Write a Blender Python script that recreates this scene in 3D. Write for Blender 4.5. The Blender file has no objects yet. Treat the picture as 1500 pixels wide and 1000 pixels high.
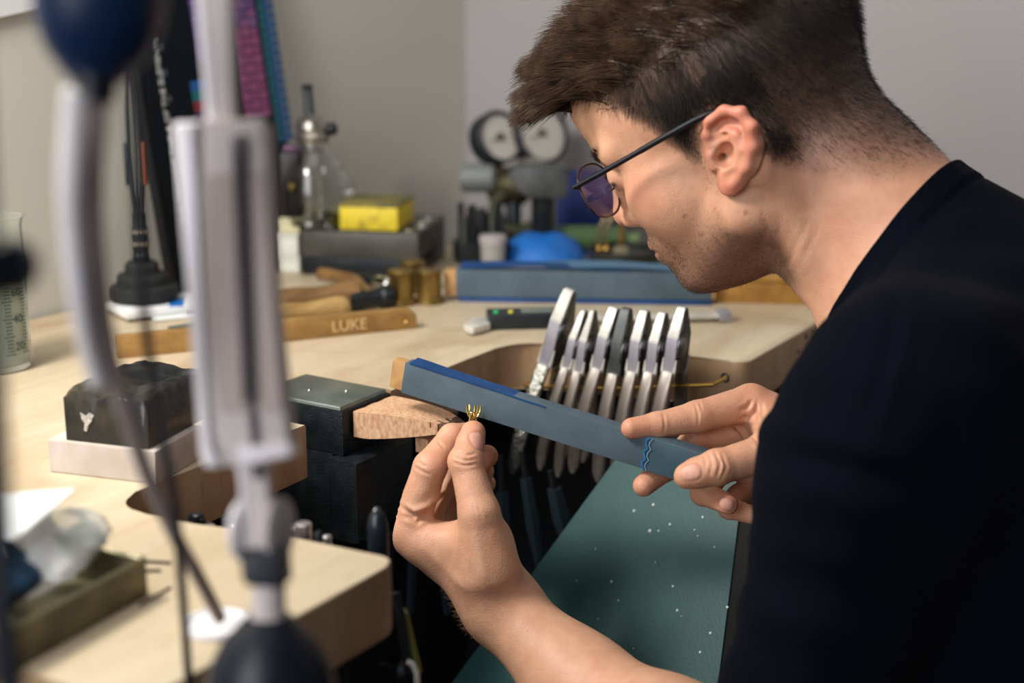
import bpy, bmesh, math, random
import numpy as np
from mathutils import Vector, Matrix, Euler
random.seed(7); rng = np.random.default_rng(7)
C = bpy.context.scene.collection
sc = bpy.context.scene
PI = math.pi

# ---------------------------------------------------------------- camera
TH, PS, FPX = math.radians(14.06), math.radians(31.7), 2083.33
CAM = np.array([0.0, 0.0, 1.212])
FW = np.array([math.cos(TH)*math.cos(PS), math.cos(TH)*math.sin(PS), -math.sin(TH)])
RT = np.array([math.sin(PS), -math.cos(PS), 0.0])
UP = np.cross(RT, FW)
cam = bpy.data.objects.new('camera', bpy.data.cameras.new('camera')); C.objects.link(cam)
cam.matrix_world = Matrix(((RT[0], UP[0], -FW[0], CAM[0]), (RT[1], UP[1], -FW[1], CAM[1]), (RT[2], UP[2], -FW[2], CAM[2]), (0, 0, 0, 1)))
cam.data.sensor_width = 36; cam.data.lens = 50; cam.data.clip_start = 0.01
cam.data.dof.use_dof = True; cam.data.dof.focus_distance = 1.03; cam.data.dof.aperture_fstop = 3.2; cam.data.dof.aperture_blades = 9
sc.camera = cam

# ---------------------------------------------------------------- light and exposure
sc.view_settings.view_transform = 'Standard'; sc.view_settings.look = 'None'
sc.view_settings.gamma = 1; sc.view_settings.use_curve_mapping = False
sc.view_settings.exposure = 0.0
W = bpy.data.worlds.new('world'); sc.world = W; W.use_nodes = True
W.node_tree.nodes['Background'].inputs[0].default_value = (0.55, 0.82, 1.0, 1)
W.node_tree.nodes['Background'].inputs[1].default_value = 0.06

def area(name, loc, aim, size, power, col, size_y=None, spread=PI):
    l = bpy.data.lights.new(name, 'AREA'); l.energy = power; l.color = col
    l.shape = 'RECTANGLE'; l.size = size; l.size_y = size_y or size
    o = bpy.data.objects.new(name, l); C.objects.link(o); o.location = loc
    l.spread = spread
    o.rotation_euler = (Vector(aim) - Vector(loc)).to_track_quat('-Z', 'Y').to_euler()
    return o
area('bench_lamp_light', (0.37, 0.92, 1.60), (0.90, 0.50, 1.0), 0.24, 10.5, (1.0, 0.97, 0.92), 0.22)
area('overhead_fill_light', (0.5, 0.5, 2.55), (0.9, 0.6, 0.9), 1.2, 7.0, (1.0, 0.96, 0.90))  # unseen fill added overhead for soft general light
area('window_light', (-1.25, 0.40, 1.65), (0.9, 0.45, 1.0), 1.1, 9.5, (0.97, 0.96, 1.0), 1.4, math.radians(100))
area('wall_fill_light', (1.25, -0.45, 2.0), (1.66, 0.20, 1.15), 0.4, 1.3, (1.0, 0.94, 0.96), None, math.radians(95))  # added fill, narrowed to brighten the back wall and spare the man

# ---------------------------------------------------------------- pixel rays -> points of the room
def ray(x, y): return FW + RT*(x-750)/FPX - UP*(y-500)/FPX
def at(x, y, d): return CAM + d*ray(x, y)
def atz(x, y, z=0.9): v = ray(x, y); return CAM + v*(z-CAM[2])/v[2]
def atY(x, y, Y): v = ray(x, y); return CAM + v*Y/v[1]
def atX(x, y, X): v = ray(x, y); return CAM + v*X/v[0]
def srgb(r, g, b):
    f = lambda c: c/12.92 if c <= 0.04045 else ((c+0.055)/1.055)**2.4
    return (f(r/255), f(g/255), f(b/255), 1)

# ---------------------------------------------------------------- materials
MATS = {}
def mat(name, col, rough=0.5, metal=0.0, col2=None, scale=20, bump=0.0, bscale=60, stretch=(1, 1, 1), spec=0.5, trans=0.0, alpha=1.0, ior=1.45, dist=0.02, coat=0.0, lo=0.35, hi=0.65):
    if name in MATS: return MATS[name]
    m = bpy.data.materials.new(name); m.use_nodes = True; nt = m.node_tree; N = nt.nodes; L = nt.links
    b = N['Principled BSDF']
    b.inputs['Base Color'].default_value = col; b.inputs['Roughness'].default_value = rough; b.inputs['Metallic'].default_value = metal
    b.inputs['Specular IOR Level'].default_value = spec; b.inputs['Transmission Weight'].default_value = trans; b.inputs['IOR'].default_value = ior
    b.inputs['Alpha'].default_value = alpha; b.inputs['Coat Weight'].default_value = coat
    tc = N.new('ShaderNodeTexCoord'); mp = N.new('ShaderNodeMapping'); mp.inputs['Scale'].default_value = stretch
    L.new(tc.outputs['Object'], mp.inputs['Vector'])
    if col2 is not None:
        n = N.new('ShaderNodeTexNoise'); n.inputs['Scale'].default_value = scale; n.inputs['Detail'].default_value = 6
        L.new(mp.outputs['Vector'], n.inputs['Vector'])
        r = N.new('ShaderNodeValToRGB'); r.color_ramp.elements[0].position = lo; r.color_ramp.elements[1].position = hi
        r.color_ramp.elements[0].color = col; r.color_ramp.elements[1].color = col2
        L.new(n.outputs['Fac'], r.inputs['Fac']); L.new(r.outputs['Color'], b.inputs['Base Color'])
    if bump > 0:
        n2 = N.new('ShaderNodeTexNoise'); n2.inputs['Scale'].default_value = bscale; n2.inputs['Detail'].default_value = 4
        L.new(mp.outputs['Vector'], n2.inputs['Vector'])
        bp = N.new('ShaderNodeBump'); bp.inputs['Strength'].default_value = bump; bp.inputs['Distance'].default_value = dist
        L.new(n2.outputs['Fac'], bp.inputs['Height']); L.new(bp.outputs['Normal'], b.inputs['Normal'])
    MATS[name] = m; return m

def wood(name, c1, c2, rough=0.5, axis=0, scale=1.0, dark=None, blotch=0.0):
    """long grain along one axis with pores and, if asked, stains"""
    m = mat(name, c1, rough); nt = m.node_tree; N = nt.nodes; L = nt.links; b = N['Principled BSDF']
    tc = N.new('ShaderNodeTexCoord'); mp = N.new('ShaderNodeMapping')
    s = [60*scale]*3; s[axis] = 4*scale; mp.inputs['Scale'].default_value = s
    L.new(tc.outputs['Object'], mp.inputs['Vector'])
    n = N.new('ShaderNodeTexNoise'); n.inputs['Scale'].default_value = 1.0; n.inputs['Detail'].default_value = 8; n.inputs['Distortion'].default_value = 0.4
    L.new(mp.outputs['Vector'], n.inputs['Vector'])
    r = N.new('ShaderNodeValToRGB'); r.color_ramp.elements[0].position = 0.3; r.color_ramp.elements[1].position = 0.7
    r.color_ramp.elements[0].color = c1; r.color_ramp.elements[1].color = c2
    L.new(n.outputs['Fac'], r.inputs['Fac']); out = r.outputs['Color']
    # fine pores
    mp2 = N.new('ShaderNodeMapping'); s2 = [700*scale]*3; s2[axis] = 90*scale; mp2.inputs['Scale'].default_value = s2
    L.new(tc.outputs['Object'], mp2.inputs['Vector'])
    n2 = N.new('ShaderNodeTexNoise'); n2.inputs['Scale'].default_value = 1.0; n2.inputs['Detail'].default_value = 2
    L.new(mp2.outputs['Vector'], n2.inputs['Vector'])
    r2 = N.new('ShaderNodeValToRGB'); r2.color_ramp.elements[0].position = 0.60; r2.color_ramp.elements[1].position = 0.72
    L.new(n2.outputs['Fac'], r2.inputs['Fac'])
    mx = N.new('ShaderNodeMixRGB'); mx.blend_type = 'MULTIPLY'; mx.inputs['Color2'].default_value = (0.72, 0.62, 0.5, 1)
    ml = N.new('ShaderNodeMath'); ml.operation = 'MULTIPLY'; ml.inputs[1].default_value = 0.6
    L.new(r2.outputs['Color'], ml.inputs[0]); L.new(ml.outputs[0], mx.inputs['Fac']); L.new(out, mx.inputs['Color1']); out = mx.outputs['Color']
    if dark is not None:
        n3 = N.new('ShaderNodeTexNoise'); n3.inputs['Scale'].default_value = 9*scale; n3.inputs['Detail'].default_value = 7; n3.inputs['Distortion'].default_value = 0.8
        L.new(tc.outputs['Object'], n3.inputs['Vector'])
        r3 = N.new('ShaderNodeValToRGB'); r3.color_ramp.elements[0].position = 0.52; r3.color_ramp.elements[1].position = 0.75
        L.new(n3.outputs['Fac'], r3.inputs['Fac'])
        ml3 = N.new('ShaderNodeMath'); ml3.operation = 'MULTIPLY'; ml3.inputs[1].default_value = blotch
        L.new(r3.outputs['Color'], ml3.inputs[0])
        mx3 = N.new('ShaderNodeMixRGB'); mx3.inputs['Color2'].default_value = dark
        L.new(ml3.outputs[0], mx3.inputs['Fac']); L.new(out, mx3.inputs['Color1']); out = mx3.outputs['Color']
    L.new(out, b.inputs['Base Color'])
    bp = N.new('ShaderNodeBump'); bp.inputs['Strength'].default_value = 0.15; bp.inputs['Distance'].default_value = 0.001
    L.new(n2.outputs['Fac'], bp.inputs['Height']); L.new(bp.outputs['Normal'], b.inputs['Normal'])
    return m

# ---------------------------------------------------------------- mesh builder
class MB:
    def __init__(s): s.bm = bmesh.new()
    def _bev(s, geo, w, seg=2):
        if w > 0:
            es = list({e for v in geo for e in v.link_edges})
            bmesh.ops.bevel(s.bm, geom=es, offset=w, segments=seg, affect='EDGES', clamp_overlap=True, profile=0.6)
    def hexa(s, pts, bev=0.0, seg=2):
        """8 points: bottom ring then top ring"""
        v = [s.bm.verts.new(tuple(p)) for p in pts]
        for f in ((3, 2, 1, 0), (4, 5, 6, 7), (0, 1, 5, 4), (1, 2, 6, 5), (2, 3, 7, 6), (3, 0, 4, 7)): s.bm.faces.new([v[i] for i in f])
        s._bev(v, bev, seg); return s
    def box(s, c, size, rot=None, bev=0.0, seg=2):
        h = np.array(size)/2; P = []
        R = np.array(rot.to_matrix() if hasattr(rot, 'to_matrix') else (rot if rot is not None else np.eye(3)))
        for z in (-1, 1):
            for x, y in ((-1, -1), (1, -1), (1, 1), (-1, 1)): P.append(np.array(c) + R @ (np.array((x, y, z))*h))
        return s.hexa(P, bev, seg)
    def prism(s, poly, z0, z1, bev=0.0, seg=2, fr=None):
        """outline in (x, y) from z0 to z1; fr = (origin, ex, ey, ez) maps it into space"""
        if fr is None: mp = lambda p: p
        else: o, ex, ey, ez = [np.array(a, float) for a in fr]; mp = lambda p: o + ex*p[0] + ey*p[1] + ez*p[2]
        n = len(poly)
        lo = [s.bm.verts.new(tuple(mp((x, y, z0)))) for x, y in poly]; hi = [s.bm.verts.new(tuple(mp((x, y, z1)))) for x, y in poly]
        fs = [s.bm.faces.new(lo[::-1]), s.bm.faces.new(hi)]
        for i in range(n): fs.append(s.bm.faces.new((lo[i], lo[(i+1) % n], hi[(i+1) % n], hi[i])))
        if bev > 0:
            es = list({e for f in fs[:2] for e in f.edges})
            bmesh.ops.bevel(s.bm, geom=es, offset=bev, segments=seg, affect='EDGES', clamp_overlap=True, profile=0.6)
        return s
    def tube(s, path, r, n=10, caps=True, close=False):
        path = [np.array(p, float) for p in path]; k = len(path); rs = list(r) if hasattr(r, '__len__') else [r]*k
        T = [path[min(i+1, k-1)] - path[max(i-1, 0)] for i in range(k)]
        if close: T = [path[(i+1) % k] - path[i-1] for i in range(k)]
        T = [t/np.linalg.norm(t) for t in T]
        a = np.array((0, 0, 1.0)) if abs(T[0][2]) < 0.9 else np.array((1.0, 0, 0))
        u = np.cross(T[0], a); u /= np.linalg.norm(u); rings = []
        for i in range(k):
            u = u - T[i]*(u @ T[i]); u /= np.linalg.norm(u); w = np.cross(T[i], u)
            rings.append([s.bm.verts.new(tuple(path[i] + rs[i]*(math.cos(q)*u + math.sin(q)*w))) for q in np.linspace(0, 2*PI, n, endpoint=False)])
        for i in range(k if close else k-1):
            A, B = rings[i], rings[(i+1) % k]
            for j in range(n): s.bm.faces.new((A[j], A[(j+1) % n], B[(j+1) % n], B[j]))
        if caps and not close:
            s.bm.faces.new(rings[0][::-1]); s.bm.faces.new(rings[-1])
        return s
    def lathe(s, prof, c=(0, 0, 0), n=32, axis=None):
        """profile of (radius, height); axis = direction of the height"""
        c = np.array(c, float); ez = np.array(axis if axis is not None else (0, 0, 1), float); ez /= np.linalg.norm(ez)
        a = np.array((1.0, 0, 0)) if abs(ez[0]) < 0.9 else np.array((0, 1.0, 0))
        ex = np.cross(a, ez); ex /= np.linalg.norm(ex); ey = np.cross(ez, ex); rings = []
        for r, h in prof:
            if r < 1e-7: rings.append([s.bm.verts.new(tuple(c + ez*h))])
            else: rings.append([s.bm.verts.new(tuple(c + ez*h + r*(math.cos(q)*ex + math.sin(q)*ey))) for q in np.linspace(0, 2*PI, n, endpoint=False)])
        for A, B in zip(rings, rings[1:]):
            for j in range(n):
                f = [A[j % len(A)], A[(j+1) % len(A)], B[(j+1) % len(B)], B[j % len(B)]]
                g = []
                for v in f:
                    if v not in g: g.append(v)
                if len(g) > 2:
                    try: s.bm.faces.new(g)
                    except ValueError: pass
        return s
    def ball(s, c, r, sc3=(1, 1, 1), n=16, rot=None):
        m = Matrix.Translation(Vector(c)) @ ((rot.to_matrix().to_4x4()) if rot is not None else Matrix.Identity(4)) @ Matrix.Diagonal((*[r*q for q in sc3], 1))
        bmesh.ops.create_uvsphere(s.bm, u_segments=n, v_segments=max(6, n//2), radius=1, matrix=m); return s
    def grid(s, P):
        """P[i][j] points -> sheet"""
        V = [[s.bm.verts.new(tuple(p)) for p in row] for row in P]
        for i in range(len(V)-1):
            for j in range(len(V[0])-1): s.bm.faces.new((V[i][j], V[i+1][j], V[i+1][j+1], V[i][j+1]))
        return s
    def solid(s, t):
        geo = list(s.bm.faces); bmesh.ops.recalc_face_normals(s.bm, faces=geo)
        bmesh.ops.solidify(s.bm, geom=geo, thickness=t); return s
    def mesh(s, name, smooth=35):
        bmesh.ops.recalc_face_normals(s.bm, faces=list(s.bm.faces))
        me = bpy.data.meshes.new(name); s.bm.to_mesh(me); s.bm.free()
        if smooth:
            for p in me.polygons: p.use_smooth = True
            me.set_sharp_from_angle(angle=math.radians(smooth))
        return me

MW = {}
def tag(o, label=None, cat=None, group=None, kind=None):
    if label: o['label'] = label
    if cat: o['category'] = cat
    if group: o['group'] = group
    if kind: o['kind'] = kind
    return o
def link(name, me, m, parent=None):
    o = bpy.data.objects.new(name, me); C.objects.link(o)
    for q in (m if isinstance(m, (list, tuple)) else [m]): me.materials.append(q)
    if parent is not None: o.parent = parent
    return o
def thing(name, label, cat, loc=(0, 0, 0), group=None):
    o = bpy.data.objects.new(name, None); o.empty_display_size = 0.02; C.objects.link(o); o.location = tuple(loc)
    return tag(o, label, cat, group)
def origin(o):
    t = Vector((0, 0, 0))
    while o is not None: t += o.location; o = o.parent
    return t
def part(name, mb, m, parent, smooth=35, label=None):
    """mb is in room coordinates; the part hangs under its thing, at the thing's base"""
    t = origin(parent); bmesh.ops.translate(mb.bm, verts=list(mb.bm.verts), vec=-t)
    o = link(name, mb.mesh(name, smooth), m, parent)
    if label: o['label'] = label
    return o
def single(name, mb, m, label, cat, loc, group=None, smooth=35, kind=None):
    bmesh.ops.translate(mb.bm, verts=list(mb.bm.verts), vec=-Vector(tuple(loc)))
    o = link(name, mb.mesh(name, smooth), m); o.location = tuple(loc)
    return tag(o, label, cat, group, kind)
def copy_tree(o, parent=None):
    c = o.copy(); C.objects.link(c)
    if parent is not None: c.parent = parent
    for ch in list(o.children): copy_tree(ch, c)
    return c
def text_mesh(s, size, extr=0.0003):
    cu = bpy.data.curves.new('t', 'FONT'); cu.body = s; cu.size = size; cu.extrude = extr; cu.resolution_u = 3
    o = bpy.data.objects.new('t', cu); C.objects.link(o); bpy.context.view_layer.update()
    me = bpy.data.meshes.new_from_object(o.evaluated_get(bpy.context.evaluated_depsgraph_get()))
    bpy.data.objects.remove(o); bpy.data.curves.remove(cu); return me
def text_part(name, s, size, fr, m, parent, extr=0.0003):
    me = text_mesh(s, size, extr); o0, ex, ey, ez = [np.array(a, float) for a in fr]; t = np.array(origin(parent))
    for v in me.vertices: v.co = tuple(o0 - t + ex*v.co.x + ey*v.co.y + ez*v.co.z)
    me.materials.clear(); return link(name, me, m, parent)
def unit(v): v = np.array(v, float); return v/np.linalg.norm(v)
def bez(p, n):
    """smooth curve through the points"""
    p = [np.array(q, float) for q in p]; out = []
    for i in range(len(p)-1):
        a, b, c, d = p[max(i-1, 0)], p[i], p[i+1], p[min(i+2, len(p)-1)]
        for t in np.linspace(0, 1, n, endpoint=False):
            out.append(0.5*((2*b) + (-a+c)*t + (2*a-5*b+4*c-d)*t*t + (-a+3*b-3*c+d)*t**3))
    out.append(p[-1]); return out
# ---------------------------------------------------------------- room shell
ZB = 0.9; YW = 1.10; XW = 1.66
M_wallA = mat('cream_wall_paint', srgb(205, 202, 190), 0.85, col2=srgb(198, 196, 186), scale=3, bump=0.1, bscale=250, dist=0.0006)
M_wallB = mat('grey_wall_paint', srgb(164, 159, 159), 0.85, col2=srgb(159, 155, 155), scale=3, bump=0.1, bscale=250, dist=0.0006)
M_floor = mat('grey_vinyl_floor', srgb(88, 84, 80), 0.6, col2=srgb(70, 68, 66), scale=12)
M_base = mat('white_skirting_paint', srgb(190, 186, 178), 0.5)
tag(link('wall_left', MB().box((0.2, YW+0.05, 1.3), (3.1, 0.1, 2.6)).mesh('wall_left', 0), M_wallA), kind='structure')
tag(link('wall_back', MB().box((XW+0.05, -0.6, 1.3), (0.1, 3.5, 2.6)).mesh('wall_back', 0), M_wallB), kind='structure')
tag(link('floor', MB().box((0.2, -0.6, -0.05), (3.2, 3.6, 0.1)).mesh('floor', 0), M_floor), kind='structure')
tag(link('baseboard_left', MB().box((0.2, YW-0.008, 0.05), (2.9, 0.016, 0.1), bev=0.004).mesh('baseboard_left', 30), M_base), kind='structure')
tag(link('baseboard_back', MB().box((XW-0.008, -0.6, 0.05), (0.016, 3.3, 0.1), bev=0.004).mesh('baseboard_back', 30), M_base), kind='structure')

# ---------------------------------------------------------------- the bench
TK = 0.042
M_top = wood('beech_worktop', srgb(204, 188, 160), srgb(189, 169, 138), 0.45, axis=0, scale=0.6, dark=srgb(136, 98, 52), blotch=0.55)
M_side = wood('shaded_end_grain', srgb(176, 146, 112), srgb(152, 120, 88), 0.55, axis=2, scale=0.7)
bench = thing('jewellers_bench', 'pale beech jeweller\'s bench with a deep cutout where the man works', 'workbench', (1.0, 0.8, 0))
def arc(c, r, a0, a1, n=8): return [(c[0]+r*math.cos(math.radians(a)), c[1]+r*math.sin(math.radians(a))) for a in np.linspace(a0, a1, n)]
out = [(0.399, 1.095), (0.399, 0.455)] + arc((0.407, 0.453), 0.008, 180, 270, 3)
out += arc((0.588, 0.457), 0.012, 270, 365, 6)
out += [(0.592, 0.53), (0.579, 0.58)] + arc((0.600, 0.626), 0.026, 200, 90, 8)
out += [(0.66, 0.652), (0.768, 0.652), (0.768, 0.742), (0.873, 0.742), (0.873, 0.6525), (0.90, 0.6525), (0.985, 0.6545), (1.015, 0.654)] + arc((1.035, 0.618), 0.036, 95, 20, 8)
out += [(1.076, 0.59), (1.084, 0.55), (1.098, 0.50)] + arc((1.112, 0.458), 0.012, 170, 270, 6)
out += [(1.42, 0.446), (1.43, 0.456), (1.43, 1.095)]
# edge faces: end-grain cut of the same wood, toned darker to carry shade
mb = MB().prism(out, ZB-TK, ZB, bev=0.0022, seg=2)
me = mb.mesh('worktop', 40)
t0 = Vector((1.0, 0.8, 0))
for v in me.vertices: v.co -= t0
wt = link('worktop', me, [M_top, M_side], bench)
for p in me.polygons:
    p.material_index = 0 if abs(p.normal.z) > 0.6 else 1
M_leg = wood('beech_leg', srgb(180, 142, 98), srgb(160, 120, 78), 0.55, axis=2)
for x, y in ((0.44, 1.04), (1.38, 1.04), (1.38, 0.50), (0.44, 0.60)):
    part('leg', MB().box((x, y, (ZB-TK)/2), (0.05, 0.06, ZB-TK), bev=0.004), M_leg, bench)
part('rear_rail', MB().box((0.91, 1.05, 0.80), (0.88, 0.03, 0.12), bev=0.003), M_leg, bench)
part('side_rail', MB().box((1.38, 0.77, 0.80), (0.03, 0.47, 0.12), bev=0.003), M_leg, bench)
# screw holes in the right-hand front edge
M_hole = mat('dark_hole', srgb(30, 22, 16), 0.9)
for px, py in ((1170, 515), (1181, 493), (1191, 486)):
    p = atY(px, py, 0.4455); part('screw_hole', MB().lathe([(0, 0.0), (0.0016, 0.0), (0.0016, 0.004), (0, 0.004)], p-np.array((0, 0.001, 0)), 10, (0, 1, 0)), M_hole, bench)
# dark cupboard carcass below the bench, widened to darken the back of the knee space
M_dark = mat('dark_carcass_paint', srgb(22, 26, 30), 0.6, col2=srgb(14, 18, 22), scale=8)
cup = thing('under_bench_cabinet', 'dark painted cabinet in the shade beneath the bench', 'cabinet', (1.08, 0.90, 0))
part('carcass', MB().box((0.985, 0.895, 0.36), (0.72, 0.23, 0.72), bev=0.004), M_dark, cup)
part('shade_panel', MB().box((1.150, 0.64, 0.46), (0.018, 0.26, 0.78), bev=0.002), M_dark, cup)  # added dark panel so the knee space stays in deep shade
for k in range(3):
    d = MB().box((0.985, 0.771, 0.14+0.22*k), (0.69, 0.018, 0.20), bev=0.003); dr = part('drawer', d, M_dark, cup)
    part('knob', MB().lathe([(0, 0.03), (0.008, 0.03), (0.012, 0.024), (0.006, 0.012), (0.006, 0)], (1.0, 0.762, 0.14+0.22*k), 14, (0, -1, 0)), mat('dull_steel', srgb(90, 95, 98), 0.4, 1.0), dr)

# ---------------------------------------------------------------- bench anvil and pin
M_steel = mat('polished_steel', srgb(160, 168, 160), 0.34, 0.8, col2=srgb(120, 132, 126), scale=25)
M_black_iron = mat('black_cast_iron', srgb(34, 42, 46), 0.42, 0.3, col2=srgb(20, 26, 30), scale=80, bump=0.8, bscale=500, dist=0.0008)
anv = thing('bench_anvil', 'black iron bench anvil with bright steel top holding the wooden pin', 'anvil', (0.83, 0.68, 0.9))
part('steel_top', MB().hexa([(0.806, 0.650, 0.9005), (0.866, 0.651, 0.9005), (0.868, 0.735, 0.9005), (0.806, 0.735, 0.9005)]+[(0.807, 0.651, 0.9035), (0.865, 0.652, 0.9035), (0.867, 0.734, 0.9035), (0.807, 0.734, 0.9035)], bev=0.0006), M_steel, anv)
blk = MB().hexa([(0.805, 0.648, 0.868), (0.867, 0.649, 0.868), (0.869, 0.6515, 0.868), (0.805, 0.6515, 0.868), (0.805, 0.648, 0.9003), (0.867, 0.649, 0.9003), (0.869, 0.6515, 0.9003), (0.805, 0.6515, 0.9003)])
part('socket_block', MB().box((0.837, 0.6925, 0.8825), (0.062, 0.0885, 0.0355), bev=0.0015), M_black_iron, anv)
part('clamp_back', MB().box((0.837, 0.6975, 0.832), (0.062, 0.0785, 0.066), bev=0.0015), M_black_iron, anv)
part('clamp_plate', MB().box((0.822, 0.7362, 0.85), (0.09, 0.005, 0.085), bev=0.001), M_black_iron, anv)
part('clamp_body', MB().prism([(0.798, 0.80), (0.798, 0.8645), (0.872, 0.8645), (0.872, 0.82), (0.862, 0.808), (0.81, 0.80)], 0, 0.028, bev=0.003, fr=((0, 0.630, 0), (1, 0, 0), (0, 0, 1), (0, 1, 0))), M_black_iron, anv)
part('clamp_screw', MB().tube([(0.83, 0.628, 0.80), (0.83, 0.628, 0.752)], 0.006, 14), M_black_iron, anv)
for px, py in ((454, 570), (508, 571.5)):
    p = atz(px, py, 0.9036); part('top_screw', MB().lathe([(0, 0.0006), (0.0022, 0.0006), (0.0024, 0)], p, 12), mat('bright_steel', srgb(225, 225, 220), 0.18, 1.0), anv)

M_pin = wood('beech_pin', srgb(218, 200, 172), srgb(198, 174, 142), 0.6, axis=1, scale=1.3)
M_pinend = mat('worn_beech', srgb(212, 176, 140), 0.7, col2=srgb(186, 136, 100), scale=420, stretch=(1, 1, 0.45), bump=0.5, bscale=500, dist=0.0006)
M_pindark = mat('filed_dark_beech', srgb(112, 86, 66), 0.75, col2=srgb(62, 46, 36), scale=260, stretch=(1, 2, 1), bump=0.7, bscale=350, dist=0.001)
pin = thing('bench_pin', 'worn beech bench pin, a wedge sticking out of the anvil towards the man', 'bench pin', (0.84, 0.62, 0.88))
# sheet of sections from the anvil face (t=0) to the tip (t=1)
bm = MB(); S = []
tipx, tipy = 0.843, 0.556
ts = np.linspace(0, 1, 22)
for t in ts:
    y = 0.6455*(1-t) + tipy*t
    xl = 0.816 + (0.840-0.816)*t**1.9; xr = 0.866 - (0.866-0.850)*t**1.2
    ztop = 0.8985 + 0.001*math.sin(t*5) - 0.0095*max(0, (t-0.55)/0.45)**2
    zbot = 0.8765 + 0.0135*max(0, (t-0.12)/0.88)**1.15
    nw = 10; ring = []
    for i in range(nw+1):
        u = i/nw; x = xl*(1-u)+xr*u
        dip = 0.003*max(0, (t-0.5)/0.5)*math.exp(-((u-0.55)/0.22)**2)*1.4
        ring.append((x, y + 0.0006*math.sin(i*1.7), ztop-dip))
    for i in range(nw+1):
        u = 1-i/nw; x = xl*(1-u)+xr*u
        ring.append((x, y, zbot + (0.001 if 0 < i < nw else 0.002)))
    S.append(ring)
V = [[bm.bm.verts.new(p) for p in r] for r in S]; n = len(V[0])
for a, b in zip(V, V[1:]):
    for i in range(n): bm.bm.faces.new((a[i], a[(i+1) % n], b[(i+1) % n], b[i]))
bm.bm.faces.new(V[0]); bm.bm.faces.new(V[-1][::-1])
po = part('pin_body', bm, [M_pin, M_pinend, M_pindark], pin, 50)
for p in po.data.polygons:
    yy = p.center.y + 0.62
    tt = (0.6455-yy)/(0.6455-tipy)
    p.material_index = 2 if tt > (0.74 if p.normal.z < 0.5 else 0.64+0.1*math.sin(p.center.x*900)) else (0 if p.normal.z > 0.6 else 1)
# saw and file cuts across the worn end
for k, (t, l) in enumerate(((0.70, 0.6), (0.76, 0.9), (0.82, 0.8), (0.88, 1.0), (0.93, 0.7))):
    y = 0.6455*(1-t) + tipy*t; xl = 0.816 + 0.024*t**1.9
    z = 0.8985-0.0095*max(0, (t-0.55)/0.45)**2
    part('file_cut', MB().box((xl-0.0001, y, z-0.004*l), (0.0007, 0.0007, 0.007*l), bev=0.0002), M_pindark, pin)
part('mounting_block', MB().box((0.851, 0.5975, 0.8735), (0.028, 0.012, 0.012), bev=0.0012), M_pinend, pin)
# ---------------------------------------------------------------- blocks on the left of the bench
def brick(F_, L_, R_, z0, z1, inset=0.0):
    """block standing on its front, left and right base corners (pixels), squared up"""
    F3, L3, R3 = atz(*F_, z0), atz(*L_, z0), atz(*R_, z0)
    e1 = unit((L3-F3)); l1 = np.linalg.norm(L3-F3); e2 = np.array((-e1[1], e1[0], 0.0))
    if e2 @ (R3-F3) < 0: e2 = -e2
    l2 = (R3-F3) @ e2
    q = [F3, F3+e2*l2, F3+e2*l2+e1*l1, F3+e1*l1]
    return q, e1, e2, l1, l2
M_white_block = mat('white_ceramic_block', srgb(206, 196, 188), 0.6, col2=srgb(186, 172, 160), scale=30, bump=0.35, bscale=150, dist=0.0008)
q, e1, e2, l1, l2 = brick((230, 710), (72, 691), (312, 672), ZB, 0)
q = [q[0], q[0]+e2*0.060, q[3]+e2*0.060, q[3]]
up = np.array((0, 0, 1.0))
single('ceramic_soldering_block', MB().hexa([p for p in q]+[p+up*0.0225 for p in q], bev=0.002), M_white_block, 'flat white ceramic soldering block lying under the black charcoal block', 'soldering block', q[0])
zt = ZB+0.0227
M_char = mat('charcoal', srgb(24, 25, 26), 0.34, col2=srgb(64, 56, 40), scale=28, coat=0.25, bump=0.35, bscale=160, dist=0.0015, lo=0.5, hi=0.75)
fr = q[0]+e2*0.003+e1*0.006+up*0.0227; bm = MB(); nx, ny = 44, 24; LL, WW = l1*0.70, 0.052
P = []
rs = np.random.default_rng(3)
def hgt(u, v):
    h = 0.029 + 0.004*math.sin(u*3.0+0.4) + 0.003*v
    for cu, cv, rr, dd in ((0.55, 0.55, 0.16, 0.008), (0.26, 0.45, 0.12, 0.006), (0.82, 0.4, 0.14, 0.007), (0.40, 0.85, 0.10, 0.004), (0.08, 0.6, 0.07, 0.003)):
        h -= dd*math.exp(-(((u-cu)/rr)**2 + ((v-cv)/(rr*1.7))**2)**1.5)
    h += 0.0003*math.sin(u*41+v*17)+0.0003*math.sin(v*31-u*23)
    ed = min(u, 1-u, v*0.6, (1-v)*0.6); h -= 0.004*max(0, 1-ed/0.03)**2
    return h
# the block runs back along e2 (away from the viewer) and is short along e1
A = e1*0.062; B = e2*0.095
topv = [[bm.bm.verts.new(tuple(fr + A*u + B*v + up*hgt(v, u))) for v in np.linspace(0, 1, nx)] for u in np.linspace(0, 1, ny)]
botv = [[bm.bm.verts.new(tuple(fr + A*u + B*v)) for v in np.linspace(0, 1, nx)] for u in np.linspace(0, 1, ny)]
for g in (topv, botv):
    for i in range(ny-1):
        for j in range(nx-1): bm.bm.faces.new((g[i][j], g[i+1][j], g[i+1][j+1], g[i][j+1]))
for i in range(ny-1):
    for j in (0, nx-1): bm.bm.faces.new((topv[i][j], topv[i+1][j], botv[i+1][j], botv[i][j]))
for j in range(nx-1):
    for i in (0, ny-1): bm.bm.faces.new((topv[i][j], topv[i][j+1], botv[i][j+1], botv[i][j]))
ch = thing('charcoal_block', 'black charcoal block with burnt hollows lying on the white ceramic block', 'charcoal block', fr)
part('block', bm, M_char, ch, 45)
p = fr + A*0.72 - e2*0.0003 + up*0.014
M_chip = mat('chalk_white', srgb(196, 188, 180), 0.8, bump=0.5, bscale=300)
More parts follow.
